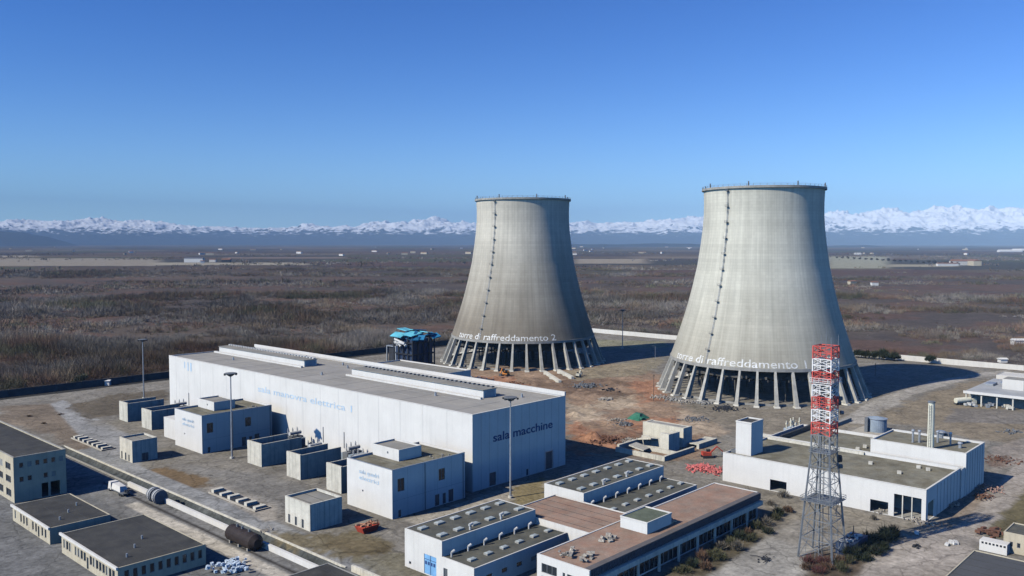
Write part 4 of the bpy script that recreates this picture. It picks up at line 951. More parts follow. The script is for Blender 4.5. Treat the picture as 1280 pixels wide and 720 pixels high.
for nm, m_, z0, z1 in bands:
    b = MB()
    zs_ = [v for v in ([0, 5, 10, 15, 19.5, 23.5, 27, 31.5]) if z0 <= v <= z1] if m_ is MAST else [z0, (z0+z1)/2, z1]
    for i in range(4):
        if m_ is not MAST: b.beam(corner(i, z0), corner(i, z1), .29)
        for q_ in range(len(zs_)-1):
            a0, a1 = zs_[q_], zs_[q_+1]; wdt = .11 if m_ is MAST else .14
            b.beam(corner(i, a0), corner(i+1, a1), wdt); b.beam(corner(i+1, a0), corner(i, a1), wdt)
            b.beam(corner(i, a1), corner(i+1, a1), wdt+.05)
            if m_ is MAST:
                c0, c1 = corner(i, a0), corner(i+1, a0); md = tuple((p+q2)/2 for p, q2 in zip(c0, c1)); b.beam(md, tuple((p+q2)/2 for p, q2 in zip(corner(i, a1), corner(i+1, a1))), .1)
    if m_ is not MAST:
        s = half(z1)
        for k in range(-1, 2): b.box(mx_-s, mx_+s, my_+k*1.4-.12, my_+k*1.4+.12, z1-.25, z1-.1)
        for (ax_, ay_) in ((-1, 0), (1, 0), (0, -1), (0, 1)):       # light cladding bars
            for k in (-.5, .5):
                p = (mx_+(ax_*s if ax_ else k*s), my_+(ay_*s if ay_ else k*s)); b.box(p[0]-.05, p[0]+.05, p[1]-.05, p[1]+.05, z0, z1-.26)
    b.build(nm, m_, t)
for zp, e_ in ((14.6, .9), (27, .4), (44.8, .5)):
    s = half(zp)+e_; b = MB(); b.box(mx_-s, mx_+s, my_-s, my_+s, zp, zp+.12)
    for i in range(4):
        A_ = (mx_+cor[i][0]*s, my_+cor[i][1]*s); B_ = (mx_+cor[(i+1) % 4][0]*s, my_+cor[(i+1) % 4][1]*s)
        for hz in (.6, 1.15): b.beam((*A_, zp+hz), (*B_, zp+hz), .08)
        for k in range(5): b.box(A_[0]+(B_[0]-A_[0])*k/5-.04, A_[0]+(B_[0]-A_[0])*k/5+.04, A_[1]+(B_[1]-A_[1])*k/5-.04, A_[1]+(B_[1]-A_[1])*k/5+.04, zp+.12, zp+1.15)
    b.build('platform', MAST if zp < 40 else REDWHITE, t)
b = MB()
for k in (-.3, .3): b.beam((mx_+k, my_, 0), (mx_+k, my_, 53), .1)
for k in range(150): b.beam((mx_-.3, my_, k*.35), (mx_+.3, my_, k*.35), .05)
b.box(mx_-.9, mx_-.5, my_+.4, my_+.7, 0, 50)
b.build('ladder', STEEL_D, t)
for (dx_, dy_, z0_, z1_) in ((-2.2, -2.2, 54, 56.4), (2.2, -2.2, 54, 56.8), (0, 0, 54, 58.6), (2.2, 2.2, 54, 56.2), (-2.2, 2.2, 54, 55.8)):
    b = MB(); b.cyl((mx_+dx_, my_+dy_, z0_), (mx_+dx_, my_+dy_, z1_), .09, .05, 6); b.build('antenna_rod', MAST, t)
for (dx_, dy_, zz_, r_) in ((2.6, -2.6, 25.2, 1.0), (2.9, -2.4, 40.5, .6), (-2.7, -2.6, 30, .5), (2.6, -2.9, 37, .55), (2.8, -2.8, 23.2, .6)):
    b = MB(); b.cyl((mx_+dx_, my_+dy_, zz_), (mx_+dx_+.5, my_+dy_-.6, zz_), r_, r_*.9, 16); b.build('dish_antenna', BLACK if r_ > .9 else STEEL_D, t)
a = at(1064, 688); t = thing('equipment_container', 'dark blue equipment container between the lattice mast and dark shrubs', 'container', (*a, 0)); x, y = a
b = MB(); b.box(x-4.8, x+5.5, y-2.2, y+2.2, -.1, 3.1); b.build('body', DARKBLUE, t)
b = MB()
for k in range(10): b.obox((x+random.uniform(-4, 4.5), y+random.uniform(-1.6, 1.6), 3.4), (random.uniform(.6, 1.8), .8, .5), random.uniform(0, 3))
b.build('roof_clutter', PORCELAIN, t)
b = MB(); b.beam((x-3, y, 3.1), (x-1, y-1, 5.6), .18); b.beam((x+1, y, 3.1), (x+2.4, y+.4, 5.9), .2); b.build('roof_pole', BLACK, t)

# ------------------------------------------------------------------ floodlight masts
def floodlight(x, y, hh, label):
    t = thing('floodlight_mast', label, 'floodlight mast', (x, y, 0), 'tall floodlight masts')
    MB().cyl((x, y, -.1), (x, y, .6), .8, .8, 12).build('base', CONC, t)
    MB().cyl((x, y, .5), (x, y, hh-.6), .36, .2, 12).build('pole', STEEL, t)
    b = MB(); b.cyl((x, y, hh-1.3), (x, y, hh-.2), .5, 2.1, 16); b.cyl((x, y, hh-.2), (x, y, hh), 2.1, 2.1, 16); r_ = b.build('head_ring', STEEL_D, t)
    for k in range(6):
        an_ = k*math.pi/3; b = MB(); b.obox((x+2.3*math.cos(an_), y+2.3*math.sin(an_), hh-.45), (.5, .7, .5), an_); b.build('floodlight', BLACK, r_)
floodlight(158.6, 289.9, 31.9, 'floodlight mast standing in front of the farther switchgear building')
floodlight(193.2, 180.8, 31.9, 'floodlight mast standing before the shaded end of the turbine hall')
floodlight(189.9, 435.5, 30.5, 'floodlight mast left of the turbine hall near the boundary wall')
floodlight(525.6, 376.4, 29.5, 'far floodlight mast between the two cooling towers')
a = at(819, 449); t = thing('street_lamp', 'small street lamp close to the left of the nearer cooling tower', 'street lamp', (*a, 0))
MB().cyl((*a, -.1), (*a, 9), .14, .1, 8).build('pole', STEEL, t); b = MB(); b.beam((*a, 9), (a[0]-1.2, a[1]+1.2, 9.3), .12); b.obox((a[0]-1.4, a[1]+1.4, 9.3), (.9, .5, .2), R(-45)); b.build('lamp_head', STEEL_D, t)
for k, (px, py, hh) in enumerate(((817, 502, 14), (1094, 470, 8))):
    a = at(px, py); t = thing('wooden_pole', ['thin pole at the left legs of the nearer cooling tower', 'thin pole in the shadow right of the nearer cooling tower'][k], 'pole', (*a, 0)); MB().cyl((*a, -.1), (*a, hh), .16, .12, 8).build('shaft', TRUNK, t); MB().box(a[0]-.7, a[0]+.7, a[1]-.08, a[1]+.08, hh-1, hh-.8).build('crossarm', TRUNK, t)

# ------------------------------------------------------------------ demolition field
t = thing('concrete_ruin', 'half demolished concrete basin with a tall pale wall beside the excavated ground', 'ruin', (262, 168, 0))
b = MB(); wall(b, 'x', 287., 1.0, 176.3, 195.2, -.3, 7.6, [(178.5, 184, -.3, 3.0, 'x')]); b.box(288., 293.4, 176.3, 177.2, -.3, 7.6); b.box(288., 293.4, 194.2, 195.2, -.3, 7.5); b.box(292.5, 293.4, 177.2, 194.2, -.3, 7.4); b.build('tall_wall', mat('cream_concrete', (.66, .63, .52), .85, .12, .4, .2), t)
b = MB(); b.box(288, 292.5, 177.2, 194.2, 7., 7.3); b.build('slab', CONC_D, t)
b = MB(); b.box(275.5, 277.6, 175.6, 179.6, -.3, 7.2); b.box(277.6, 283.2, 175.6, 176.6, -.3, 7.1); b.box(282.2, 283.2, 176.6, 179.6, -.3, 7.0); b.build('pillar', CONC, t)
b = MB(); b.box(264, 265, 170, 192, -.3, 1.7); b.box(265, 285, 170, 171, -.3, 1.8); b.box(265, 286, 191, 192, -.3, 2.6); b.box(274, 275, 171, 191, -.3, 1.5); b.box(280, 281, 180, 191, -.3, 3.8); b.box(289, 303, 170.5, 171.6, -.3, 2.); b.box(302, 303, 171.6, 176, -.3, 1.9); b.build('basin_wall', CONC_ST, t)
b = MB(); b.obox((270, 185, 2.), (9, 6, .5), .3, .25, .1); b.obox((279, 187, 3.), (5, 7, .5), -.2, -.2, .2); b.box(290, 302, 172, 176, 1.2, 1.6); b.build('broken_slab', CONC_ST, t)
def rubble(px, py, n_, sp, r0, r1, m_, label, cat='rubble heap', name='rubble_heap', flat=1.):
    a = at(px, py); b = MB(); n_ = int(n_*2.2); r0 *= .6; r1 *= .62
    for k in range(n_):
        gx_, gy_ = random.gauss(0, 1), random.gauss(0, 1); hh = max(0, 1-.4*math.hypot(gx_, gy_))*sp*.45*flat
        if random.random() < .15: L2 = random.uniform(1., 2.6); a2 = random.uniform(0, 6.28); b.beam((a[0]+gx_*sp, a[1]+gy_*sp*.8, .2+hh*.5), (a[0]+gx_*sp+L2*math.cos(a2), a[1]+gy_*sp*.8+L2*math.sin(a2), random.uniform(.2, 1.2)+hh*.5), .12)
        elif random.random() < .6: b.chunk((a[0]+gx_*sp, a[1]+gy_*sp*.8, .2+random.uniform(0, hh)), random.uniform(r0, r1))
        else: b.obox((a[0]+gx_*sp, a[1]+gy_*sp*.8, .3+random.uniform(0, hh)), (random.uniform(r0, r1)*2.2, random.uniform(r0, r1), random.uniform(r0, r1)*.8), random.uniform(0, 3), random.uniform(-.5, .5), random.uniform(-.3, .3))
    return tag(b.build(name, m_, loc=(*a, 0)), label, cat)
rubble(877, 586, 110, 2.5, .35, .95, PINK, 'red and pink heap of broken plastic by the white depot', 'scrap heap', 'scrap_heap', 1.1)
rubble(893, 590, 30, 2.2, .3, .8, PINK, 'small red heap touching the corner of the white depot', 'scrap heap', 'scrap_heap')
rubble(770, 527, 40, 2.8, .3, .9, RUBBLE, 'pale rubble heap left of the green tarpaulin')
rubble(781, 531, 26, 2., .3, .9, STEEL_D, 'dark twisted metal heap beside the pale rubble', 'scrap heap', 'scrap_heap')
rubble(735, 483, 50, 5, .5, 1.4, STEEL_D, 'grey green scrap heap between the two cooling towers', 'scrap heap', 'scrap_heap', .5)
rubble(762, 488, 20, 2.6, .4, 1.1, BLACK, 'dark scrap pile right of the grey green scrap heap', 'scrap heap', 'scrap_heap')
rubble(758, 500, 16, 2., .6, 1.6, RUBBLE, 'light boulders on the excavated ground')
rubble(906, 511, 60, 3.6, .3, 1., BLACK, 'black scrap heap in front of the nearer cooling tower legs', 'scrap heap', 'scrap_heap', .4)
rubble(868, 525, 50, 3.4, .3, .9, STEEL_D, 'line of dark scrap left of the depot stair tower', 'scrap heap', 'scrap_heap', .4)
rubble(790, 553, 40, 3.2, .4, 1.1, RUBBLE, 'broken concrete lying before the concrete ruin')
rubble(760, 551, 60, 4., .5, 1.3, RUST, 'reddish brown heap by the corner of the hall shadow', 'rubble heap')
rubble(1235, 612, 50, 2.6, .25, .7, mat('pinkish_brick_rubble', (.42, .27, .22), .9, .3, .8), 'pinkish brick heap beside the road right of the depot')
rubble(1228, 622, 30, 1.8, .2, .6, RUST, 'rust coloured heap in front of the pinkish brick heap')
rubble(1253, 575, 30, 4., .3, .8, RUST, 'reddish scrap strewn behind the depot at the right', 'scrap heap', 'scrap_heap', .3)
rubble(1262, 540, 16, 2.5, .4, 1.1, STEEL_D, 'dark scrap left near the right edge beyond the depot', 'scrap heap', 'scrap_heap', .5)
rubble(590, 475, 40, 5., .4, 1.1, GREYP, 'grey scrap in front of the farther cooling tower', 'scrap heap', 'scrap_heap', .3)
rubble(1108, 670, 20, 1.8, .2, .6, RUBBLE, 'pale rubble behind the dark shrubs by the mast')
rubble(640, 481, 30, 4., .4, 1., RUST, 'brown rubble below the orange excavator')
rubble(958, 700, 14, 1.2, .2, .5, BLACK, 'small dark scrap on the road beside the pavilion', 'scrap heap', 'scrap_heap')
rubble(330, 665, 10, .9, .2, .45, RUBBLE, 'few pale stones left of the nearer kiosk')
# rubble under the left legs of the nearer tower
for k, (px, py) in enumerate(((826, 497), (842, 500), (860, 503), (880, 504))):
    rubble(px, py, 34, 2.8, .4, 1.1, CONC_D if k % 2 else RUBBLE, ['grey rubble at the leftmost legs of the nearer cooling tower', 'darker rubble second from the left under the nearer cooling tower', 'pale rubble third from the left under the nearer cooling tower', 'dark rubble fourth from the left under the nearer cooling tower'][k], flat=.5)
a = at(798, 524); b = MB(); x, y = a
b.quadbox([(x-5, y-4, -.1), (x+5, y-4, -.1), (x+5, y+4, -.1), (x-5, y+4, -.1), (x-1, y-1.5, 2.8), (x+1.6, y-1, 2.6), (x+1, y+1.8, 2.9), (x-1.6, y+1, 3.)]); b.chunk((x-2, y-3, .8), 1.6); b.chunk((x+3, y+1, .6), 1.5)
tag(b.build('tarpaulin_heap', GREENP, loc=(x, y, 0)), 'green tarpaulin covering a heap on the bare earth', 'tarpaulin')
for k, (p, q_) in enumerate((((681, 468), (700, 479)), ((698, 466), (716, 474)))):
    A_, B_ = at(*p), at(*q_); b = MB(); b.beam((*A_, 1.4), (*B_, .8), 1.7)
    for f_ in (.1, .5, .9): X_ = A_[0]+(B_[0]-A_[0])*f_; Y_ = A_[1]+(B_[1]-A_[1])*f_; b.box(X_-1.2, X_+1.2, Y_-1.2, Y_+1.2, -.2, 1.)
    tag(b.build('fallen_leg', CONC, loc=(*A_, 0)), ['fallen pale concrete leg before the farther cooling tower, the left of two', 'fallen pale concrete leg before the farther cooling tower, the right of two'][k], 'concrete beam')
def excavator(px, py, m_, label, rz, s=1.):
    a = at(px, py); t = thing('excavator', label, 'excavator', (*a, 0)); x, y = a; c, sn = math.cos(rz), math.sin(rz)
    Q = lambda u, v_, z: (x+(u*c-v_*sn)*s, y+(u*sn+v_*c)*s, z*s)
    for k in (-1.3, 1.3):
        b = MB(); b.obox(Q(0, k, .5), (4.4*s, .7*s, 1.*s), rz); b.build('track', BLACK, t)
    b = MB(); b.obox(Q(-.4, 0, 1.7), (3.6*s, 2.7*s, 1.2*s), rz); b.obox(Q(-1.6, 0, 2.3), (1.2*s, 2.4*s, .6*s), rz); bo = b.build('body', m_, t)
    b = MB(); b.obox(Q(.7, .8, 2.6), (1.4*s, 1.1*s, 1.6*s), rz); b.build('cab', GLASS, bo)
    b = MB(); b.beam(Q(1., -.3, 1.9), Q(4.0, -.3, 4.6), .55*s, .45*s); b.beam(Q(4., -.3, 4.6), Q(6.6, -.3, 2.4), .45*s, .35*s); ar = b.build('arm', m_, t)
    b = MB(); b.quadbox([Q(5.8, -.9, 1.0), Q(6.9, -.9, .8), Q(6.9, .3, .8), Q(5.8, .3, 1.), Q(6., -.9, 2.1), Q(7.2, -.9, 2.3), Q(7.2, .3, 2.3), Q(6., .3, 2.1)]); b.build('bucket', STEEL_D, ar)
excavator(884, 572, ORANGE, 'small red excavator with raised arm behind the red scrap heap', R(-40), .9)
excavator(632, 470, mat('excavator_orange', (.75, .28, .06), .5), 'orange excavator at the foot of the farther cooling tower', R(200), 1.1)
excavator(723, 471, YELLOW, 'small pale excavator right of the fallen concrete legs', R(20), .8)
a = at(459, 664); t = thing('scrap_skip', 'orange red steel skip with bent frames beside the nearer kiosk', 'skip', (*a, 0)); x, y = a
b = MB(); b.quadbox([(x-2.2, y-1.5, .1), (x+2.2, y-1.5, .1), (x+2.2, y+1.5, .1), (x-2.2, y+1.5, .1), (x-3., y-1.8, 1.8), (x+3., y-1.8, 1.8), (x+3., y+1.8, 1.8), (x-3., y+1.8, 1.8)]); b.build('tub', ORANGE, t)
b = MB()
for k in range(9): b.obox((x+random.uniform(-2.4, 2.4), y+random.uniform(-1.3, 1.3), 2.1), (random.uniform(1, 2.6), .5, .35), random.uniform(0, 3), random.uniform(-.6, .6))
b.build('scrap_load', mat('pale_orange_scrap', (.60, .30, .18), .7, .4, 1.), t)
b = MB()
for k in (-2, 0, 2): b.beam((x+k, y-1.8, 1.8), (x+k+.3, y-1.9, 3.1), .18)
b.beam((x-2, y-1.9, 3.1), (x+2.3, y-1.9, 3.1), .16); b.build('frame', RUST, t)

# ------------------------------------------------------------------ vegetation
veg_mat = attr_mat('bare_twigs', .95, .8, .0, .05, .12)
def slivers(P, H, Wd, K, colr_, spread, seed, upright=.75, low=0.05):
    """bare shrubs as fans of thin triangles. P (n,3) bases, H heights, Wd sliver width"""
    r = np.random.default_rng(seed); n = len(P)
    ang = r.uniform(0, 2*np.pi, (n, K)); rad = np.sqrt(r.uniform(0, 1, (n, K)))*spread[:, None]
    hb = r.uniform(low, .55, (n, K))*H[:, None]; ln = r.uniform(.25, .55, (n, K))*H[:, None]
    dome = np.sqrt(np.clip(1-(rad/spread[:, None])**2*.8, 0, 1))
    hb = hb*dome
    bx_ = P[:, None, 0]+rad*np.cos(ang); by_ = P[:, None, 1]+rad*np.sin(ang); bz = P[:, None, 2]+hb
    tilt = r.uniform(.05, 1-upright+.25, (n, K)); a2 = ang+r.normal(0, .7, (n, K))
    tx = bx_+np.cos(a2)*tilt*ln; ty = by_+np.sin(a2)*tilt*ln; tz = bz+ln*dome
    a3 = r.uniform(0, 2*np.pi, (n, K)); w = Wd[:, None]*r.uniform(.6, 1.4, (n, K))
    wx, wy = np.cos(a3)*w/2, np.sin(a3)*w/2
    V = np.stack([np.stack([bx_-wx, by_-wy, bz], -1), np.stack([bx_+wx, by_+wy, bz+w*.1], -1), np.stack([tx, ty, tz], -1)], 2).reshape(-1, 3)
    c = colr_[:, None, :]*r.uniform(.93, 1.07, (n, K, 1)); c = np.repeat(c.reshape(-1, 3), 3, axis=0)
    return V, c
def tri_object(name, Vs, Cs, kind=None):
    V = np.concatenate(Vs); c = np.concatenate(Cs); f = np.arange(len(V)).reshape(-1, 3)
    me = bpy.data.meshes.new(name); fill_mesh(me, V, f, c); me.materials.append(veg_mat)
    o = bpy.data.objects.new(name, me); col.objects.link(o)
    if kind: o['kind'] = kind
    return o
pal = np.array([[.165, .155, .155], [.21, .20, .19], [.13, .115, .112], [.17, .14, .11], [.15, .10, .082], [.12, .12, .085], [.22, .21, .20]])
Vs, Cs = [], []
for (r0, r1, n_, K, wd, sd, hh) in ((420, 800, 19000, 90, .13, 1, (4, 8)), (800, 1400, 24000, 44, .30, 2, (4, 9)), (1400, 2600, 20000, 24, .8, 3, (5, 9)), (2600, 6500, 9000, 12, 3.2, 4, (6, 12))):
    th = YAW+rng.uniform(-R(36), R(36), n_); rr = np.sqrt(rng.uniform(r0**2, r1**2, n_)); x = rr*np.cos(th); y = rr*np.sin(th)
    out = (x > 608) | (y > 512)
    # clumps run in bands across the view, following old river arms
    u = x*.73+y*.68; w_ = x*.68-y*.73
    d1 = fbm(u*1.9, w_*.75, 170, 4, 201); d2 = fbm(x, y, 38, 3, 222); d3 = fbm(u, w_*.5, 620, 3, 251)
    bias = np.where((y > 495) & (rr < 1300), .10, 0.)
    dens = d1*.62+d2*.38+(d3-.5)*.4+bias
    if r1 > 2000: dens = fbm(u*1.6, w_*.6, 330, 4, 301)*.96
    ok = out & (dens > (.485 if r1 < 1500 else .515)+rng.normal(0, .02, n_))
    if r1 > 2000: ok &= (rr < 2900) | (fbm(x, y, 500, 3, 401) > .52)
    x, y, dn = x[ok], y[ok], dens[ok]; n = len(x)
    tone = np.clip(fbm(x, y, 70, 3, 331)*2.2-.6, 0, .999); ci = (tone*6).astype(int); mix = rng.integers(0, 7, n)
    c = pal[ci]*.94+pal[mix]*.06; c = c*np.array([1.22, 1.15, 1.0])*(.62+.95*np.clip((fbm(u[ok], w_[ok]*.7, 75, 3, 377)-.35)*2.6, 0, 1)[:, None]); green = (rng.uniform(0, 1, n) < .02); c[green] = [.05, .065, .035]
    H = rng.uniform(hh[0], hh[1], n)*(.35+1.1*np.clip((dn-.47)*7, 0, 1))*(.4+1.25*fbm(x, y, 48, 2, 388))
    P = np.stack([x, y, np.full(n, -.3)], -1)
    V, cc = slivers(P, H, np.full(n, wd), K, c, H*rng.uniform(.35, .6, n)*(1. if r1 < 2000 else 1.8), 500+sd, upright=.45)
    Vs.append(V); Cs.append(cc)
o = tri_object('floodplain_scrub', Vs, Cs, 'stuff')

n = 16000; x = rng.uniform(100, 600, n); y = rng.uniform(50, 488, n)
dd_ = fbm(x, y, 18, 4, 611)*.6+fbm(x, y, 60, 3, 622)*.4; ok = (dd_ > .50)
BOX = [(189, 236.5, 193, 405.5), (154, 184.5, 191, 213.5), (154, 184.5, 304, 344), (134, 232, 112, 162), (256, 318, 77, 142.5), (85, 101, 198, 362), (79, 96, 241, 271), (130, 143, 199, 213), (130, 140, 309, 321), (458, 512, 66, 123), (112, 131, 150, 360), (268, 292, 300, 354), (192, 225, 20, 57), (246, 257, 22, 56), (159, 177, 222, 231.5), (159, 177, 245.5, 255), (159, 177, 270, 281), (159, 177, 358, 369), (159, 177, 382, 392), (101, 118.5, 150, 172), (172, 228, 86, 104), (287, 294, 176, 196), (304, 320, 358, 374), (540, 556, 60, 128)]
for b0, b1, b2, b3 in BOX: ok &= ~((x > b0) & (x < b1) & (y > b2) & (y < b3))
for cx0, cy0 in ((432.5, 217.6), (430.5, 391.4)): ok &= np.hypot(x-cx0, y-cy0) > 57
x, y = x[ok], y[ok]; n = len(x); gc = np.array([[.20, .165, .09], [.13, .125, .06], [.24, .20, .13], [.12, .10, .06]])[rng.integers(0, 4, n)]
V, cc = slivers(np.stack([x, y, np.full(n, -.02)], -1), rng.uniform(.25, .8, n), np.full(n, .09), 12, gc, rng.uniform(.3, 1.1, n), 77, upright=.3)
tri_object('dry_weeds', [V], [cc], 'stuff')

def shrub(x, y, h_, r_, c, label, group=None, name='shrub', K=260, wd=.16, cat='shrub', leaf=True, upright=.3, seed=0):
    t = thing(name, label, cat, (x, y, 0), group)
    b = MB(); n_ = 6
    for k in range(n_):
        an_ = k*6.28/n_+random.uniform(-.3, .3); p = (x, y, -.1); q_ = (x+math.cos(an_)*r_*.45, y+math.sin(an_)*r_*.45, h_*.65); b.beam(p, q_, .14, .05)
    b.build('stem', TRUNK, t)
    P = []; 
    for k in range(7): an_ = random.uniform(0, 6.28); rr = r_*random.uniform(0, .62); P.append((rr*math.cos(an_), rr*math.sin(an_), random.uniform(0, .15)*h_))
    P = np.array(P); c_ = np.array([c]*7)*rng.uniform(.7, 1.35, (7, 1))
    V, cc = slivers(P, np.full(7, h_)*rng.uniform(.6, 1.05, 7), np.full(7, wd), K//7, c_, np.full(7, r_*.55), int(1000+x*7+y), upright=upright, low=.02)
    me = bpy.data.meshes.new('foliage'); fill_mesh(me, V, np.arange(len(V)).reshape(-1, 3), cc); me.materials.append(veg_mat)
    f = bpy.data.objects.new('foliage', me); col.objects.link(f); f.parent = t
    return t
OL = (.085, .085, .045); DK = (.035, .045, .028); BR = (.14, .085, .055); MA = (.12, .05, .045); GY = (.14, .125, .10)
hed = [(852, 716), (866, 709), (879, 701), (890, 694), (902, 687), (913, 681), (924, 674), (935, 668), (944, 661), (956, 656), (966, 650), (975, 644), (984, 640), (898, 700), (922, 688), (940, 676), (960, 668), (880, 712)]
for k, (px, py) in enumerate(hed):
    a = at(px, py); shrub(a[0], a[1], random.uniform(2.2, 4.2), random.uniform(1.6, 2.5), (OL, DK, BR, OL, GY)[k % 5], 'olive brown shrub in the hedge row along the pavilion', 'shrubs in the hedge row along the pavilion', K=420, wd=.2)
msh = [(1006, 712, BR), (1022, 716, MA), (1036, 712, BR), (1052, 714, OL), (1010, 704, MA), (1062, 704, OL), (1046, 704, BR), (1030, 706, MA)]
for k, (px, py, c) in enumerate(msh):
    a = at(px, py); shrub(a[0], a[1], random.uniform(2., 3.4), random.uniform(1.6, 2.4), c, 'reddish brown bare shrub at the foot of the lattice mast', 'bare shrubs at the foot of the lattice mast', K=460, wd=.13, upright=.6)
for k, (px, py) in enumerate(((1078, 690), (1090, 688), (1100, 682), (1110, 678), (1086, 680), (1098, 676), (1070, 698), (1062, 697), (1080, 700), (1094, 694), (1104, 688), (1118, 672), (1106, 672))):
    a = at(px, py); shrub(a[0], a[1], random.uniform(2.6, 4.6), random.uniform(1.9, 2.6), DK, 'dark evergreen shrub beside the blue container', 'dark shrubs beside the blue container', K=520, wd=.2)
for k, (px, py, s) in enumerate(((978, 622, 3.4), (964, 632, 2.4), (1093, 650, 2.))):
    a = at(px, py); shrub(a[0], a[1], s, s*.6, GY, ['greyish bare shrub between the pavilion and the depot wall', 'small bare shrub at the far end of the pavilion', 'small pale shrub under the middle depot gateway'][k], K=300, wd=.12, upright=.6)
for k, (px, py) in enumerate(((742, 612), (646, 628))):
    pass
def tree(px, py, h_, r_, c, label, group=None, K=1400, wd=.35, xy=None):
    x, y = xy or at(px, py); t = thing('tree', label, 'tree', (x, y, 0), group)
    b = MB(); b.cyl((x, y, -.2), (x, y, h_*.55), .28, .12, 8)
    for k in range(7): an_ = random.uniform(0, 6.28); z0_ = h_*random.uniform(.2, .5); b.beam((x, y, z0_), (x+math.cos(an_)*r_*.7, y+math.sin(an_)*r_*.7, z0_+h_*.3), .14, .05)
    b.build('trunk', TRUNK, t)
    m_ = 9; P = np.array([(random.gauss(0, r_*.4), random.gauss(0, r_*.4), h_*random.uniform(.1, .45)) for _ in range(m_)])
    V, cc = slivers(P, np.full(m_, h_*.62)*rng.uniform(.6, 1, m_), np.full(m_, wd), K//m_, np.array([c]*m_)*rng.uniform(.7, 1.3, (m_, 1)), np.full(m_, r_*.6), int(3000+x*3+y), upright=.6)
    me = bpy.data.meshes.new('crown'); fill_mesh(me, V, np.arange(len(V)).reshape(-1, 3), cc); me.materials.append(veg_mat)
    f = bpy.data.objects.new('crown', me); col.objects.link(f); f.parent = t
for k, y in enumerate((228, 222, 216, 210, 203)): tree(0, 0, random.uniform(7, 10), 3.4, DK, 'dark evergreen in the tower shadow in front of the white boundary wall', 'dark evergreens in the shadow of the nearer cooling tower', xy=(596, y))
tree(0, 0, 7.5, 3., DK, 'lone dark evergreen against the sunlit boundary wall, clear of the others', xy=(598, 181.5))
tree(95, 487, 8, 3.6, (.15, .145, .09), 'yellowish bare tree behind the left boundary wall', xy=at(100, 482))
for k, (px, py) in enumerate(((18, 540), (36, 521), (75, 519), (55, 530))):
    a = at(px, py); shrub(a[0], a[1], 1.3, 1.8, BR, 'low dry bush on the rough grass at the far left', 'low dry bushes on the rough grass', K=160, wd=.16)

# ------------------------------------------------------------------ far farms
def farm(px, py, L_, W_, h_, rz, wm, rm, label, group=None, gable=True):
    x, y = at(px, py); t = thing('farm_building', label, 'farm building', (x, y, 0), group); c, s = math.cos(rz), math.sin(rz)
    Q = lambda u, v_, z: (x+u*c-v_*s, y+u*s+v_*c, z)
    b = MB(); b.quadbox([Q(-L_/2, -W_/2, -1), Q(L_/2, -W_/2, -1), Q(L_/2, W_/2, -1), Q(-L_/2, W_/2, -1), Q(-L_/2, -W_/2, h_), Q(L_/2, -W_/2, h_), Q(L_/2, W_/2, h_), Q(-L_/2, W_/2, h_)]); b.build('wall', wm, t)
    b = MB(); e = .6; hr = h_+W_*.22
    n = len(b.v); b.v += [Q(-L_/2-e, -W_/2-e, h_+.02), Q(L_/2+e, -W_/2-e, h_+.02), Q(L_/2+e, W_/2+e, h_+.02), Q(-L_/2-e, W_/2+e, h_+.02), Q(-L_/2-e, 0, hr), Q(L_/2+e, 0, hr)]
    b.f += [(3, 2, 1, 0), (0, 1, 5, 4), (2, 3, 4, 5), (0, 4, 3), (1, 2, 5)]; b.build('roof', rm, t)
TILE = mat('old_roof_tiles', (.24, .13, .09), .9, .3, .2)
farm(243, 328.0, 75, 22, 16, R(-47), WHITE, mat('dark_shed_roof', (.1, .1, .12), .7), 'long white farm shed, largest on the plain at the left')
farm(253, 329.3, 14, 12, 9, R(-30), WHITE2, TILE, 'small white house right of the largest white farm shed')
farm(266, 327.6, 26, 12, 10, R(-47), WHITE2, TILE, 'pale barn between the largest shed and the dark farm'); farm(283, 328.2, 34, 16, 12, R(-47), BLACK, TILE, 'dark farm with white gable on the plain at the left')
farm(287, 327.4, 12, 10, 14, R(-40), WHITE, TILE, 'white gable house at the end of the dark farm')
farm(1205, 331.5, 90, 30, 14, R(-47), WHITE2, TILE, 'pale farm with tiled roof on the plain at the right'); farm(1218, 332, 45, 26, 16, R(40), CREAM, TILE, 'cream farmhouse beside the pale tiled farm at the right')
farm(1184, 332.4, 70, 14, 8, R(-47), WHITE2, TILE, 'long low white shed left of the pale tiled farm')
farm(1072, 318.6, 40, 20, 9, R(-47), WHITE, WHITE, 'white warehouse alone on the plain just right of the nearer cooling tower')
farm(1262, 315, 190, 40, 11, R(-47), WHITE, WHITE, 'very long white warehouse near the horizon at the right'); farm(1279, 313.5, 200, 40, 11, R(-47), WHITE, WHITE, 'long white warehouse at the right edge near the horizon')
farm(1273, 431.5, 9, 6, 4, R(-47), WHITE, WHITE, 'small white hut in the scrub behind the garage at the right'); farm(1253, 453.5, 4.5, 4, 2.6, R(-47), WHITE, WHITE, 'small white box behind the boundary wall at the right')
farm(134, 481.5, 3.4, 2.4, 2.6, R(-47), WHITE, WHITE, 'tiny white hut behind the boundary wall at the left'); farm(1093, 357, 12, 8, 6, R(-47), WHITE, TILE, 'tiny white house in the scrub right of the nearer cooling tower')
farm(1065, 355.5, 14, 9, 6, R(-30), CREAM, TILE, 'tiny cream house in the scrub close to the nearer cooling tower')
for k in range(46):
    px = random.choice([random.uniform(150, 600), random.uniform(716, 880), random.uniform(1040, 1280), random.uniform(0, 600)]); py = random.uniform(308.5, 320)
    dd = 80*1070/(py-303)
    farm(px, py, random.uniform(14, 50)*(dd/5000)**.5, random.uniform(10, 16), random.uniform(7, 13), random.uniform(0, 3), random.choice([WHITE2, CREAM, CREAM, WHITE]), TILE, 'tiny pale house far out on the plain below the mountains', 'tiny pale houses far out on the plain')
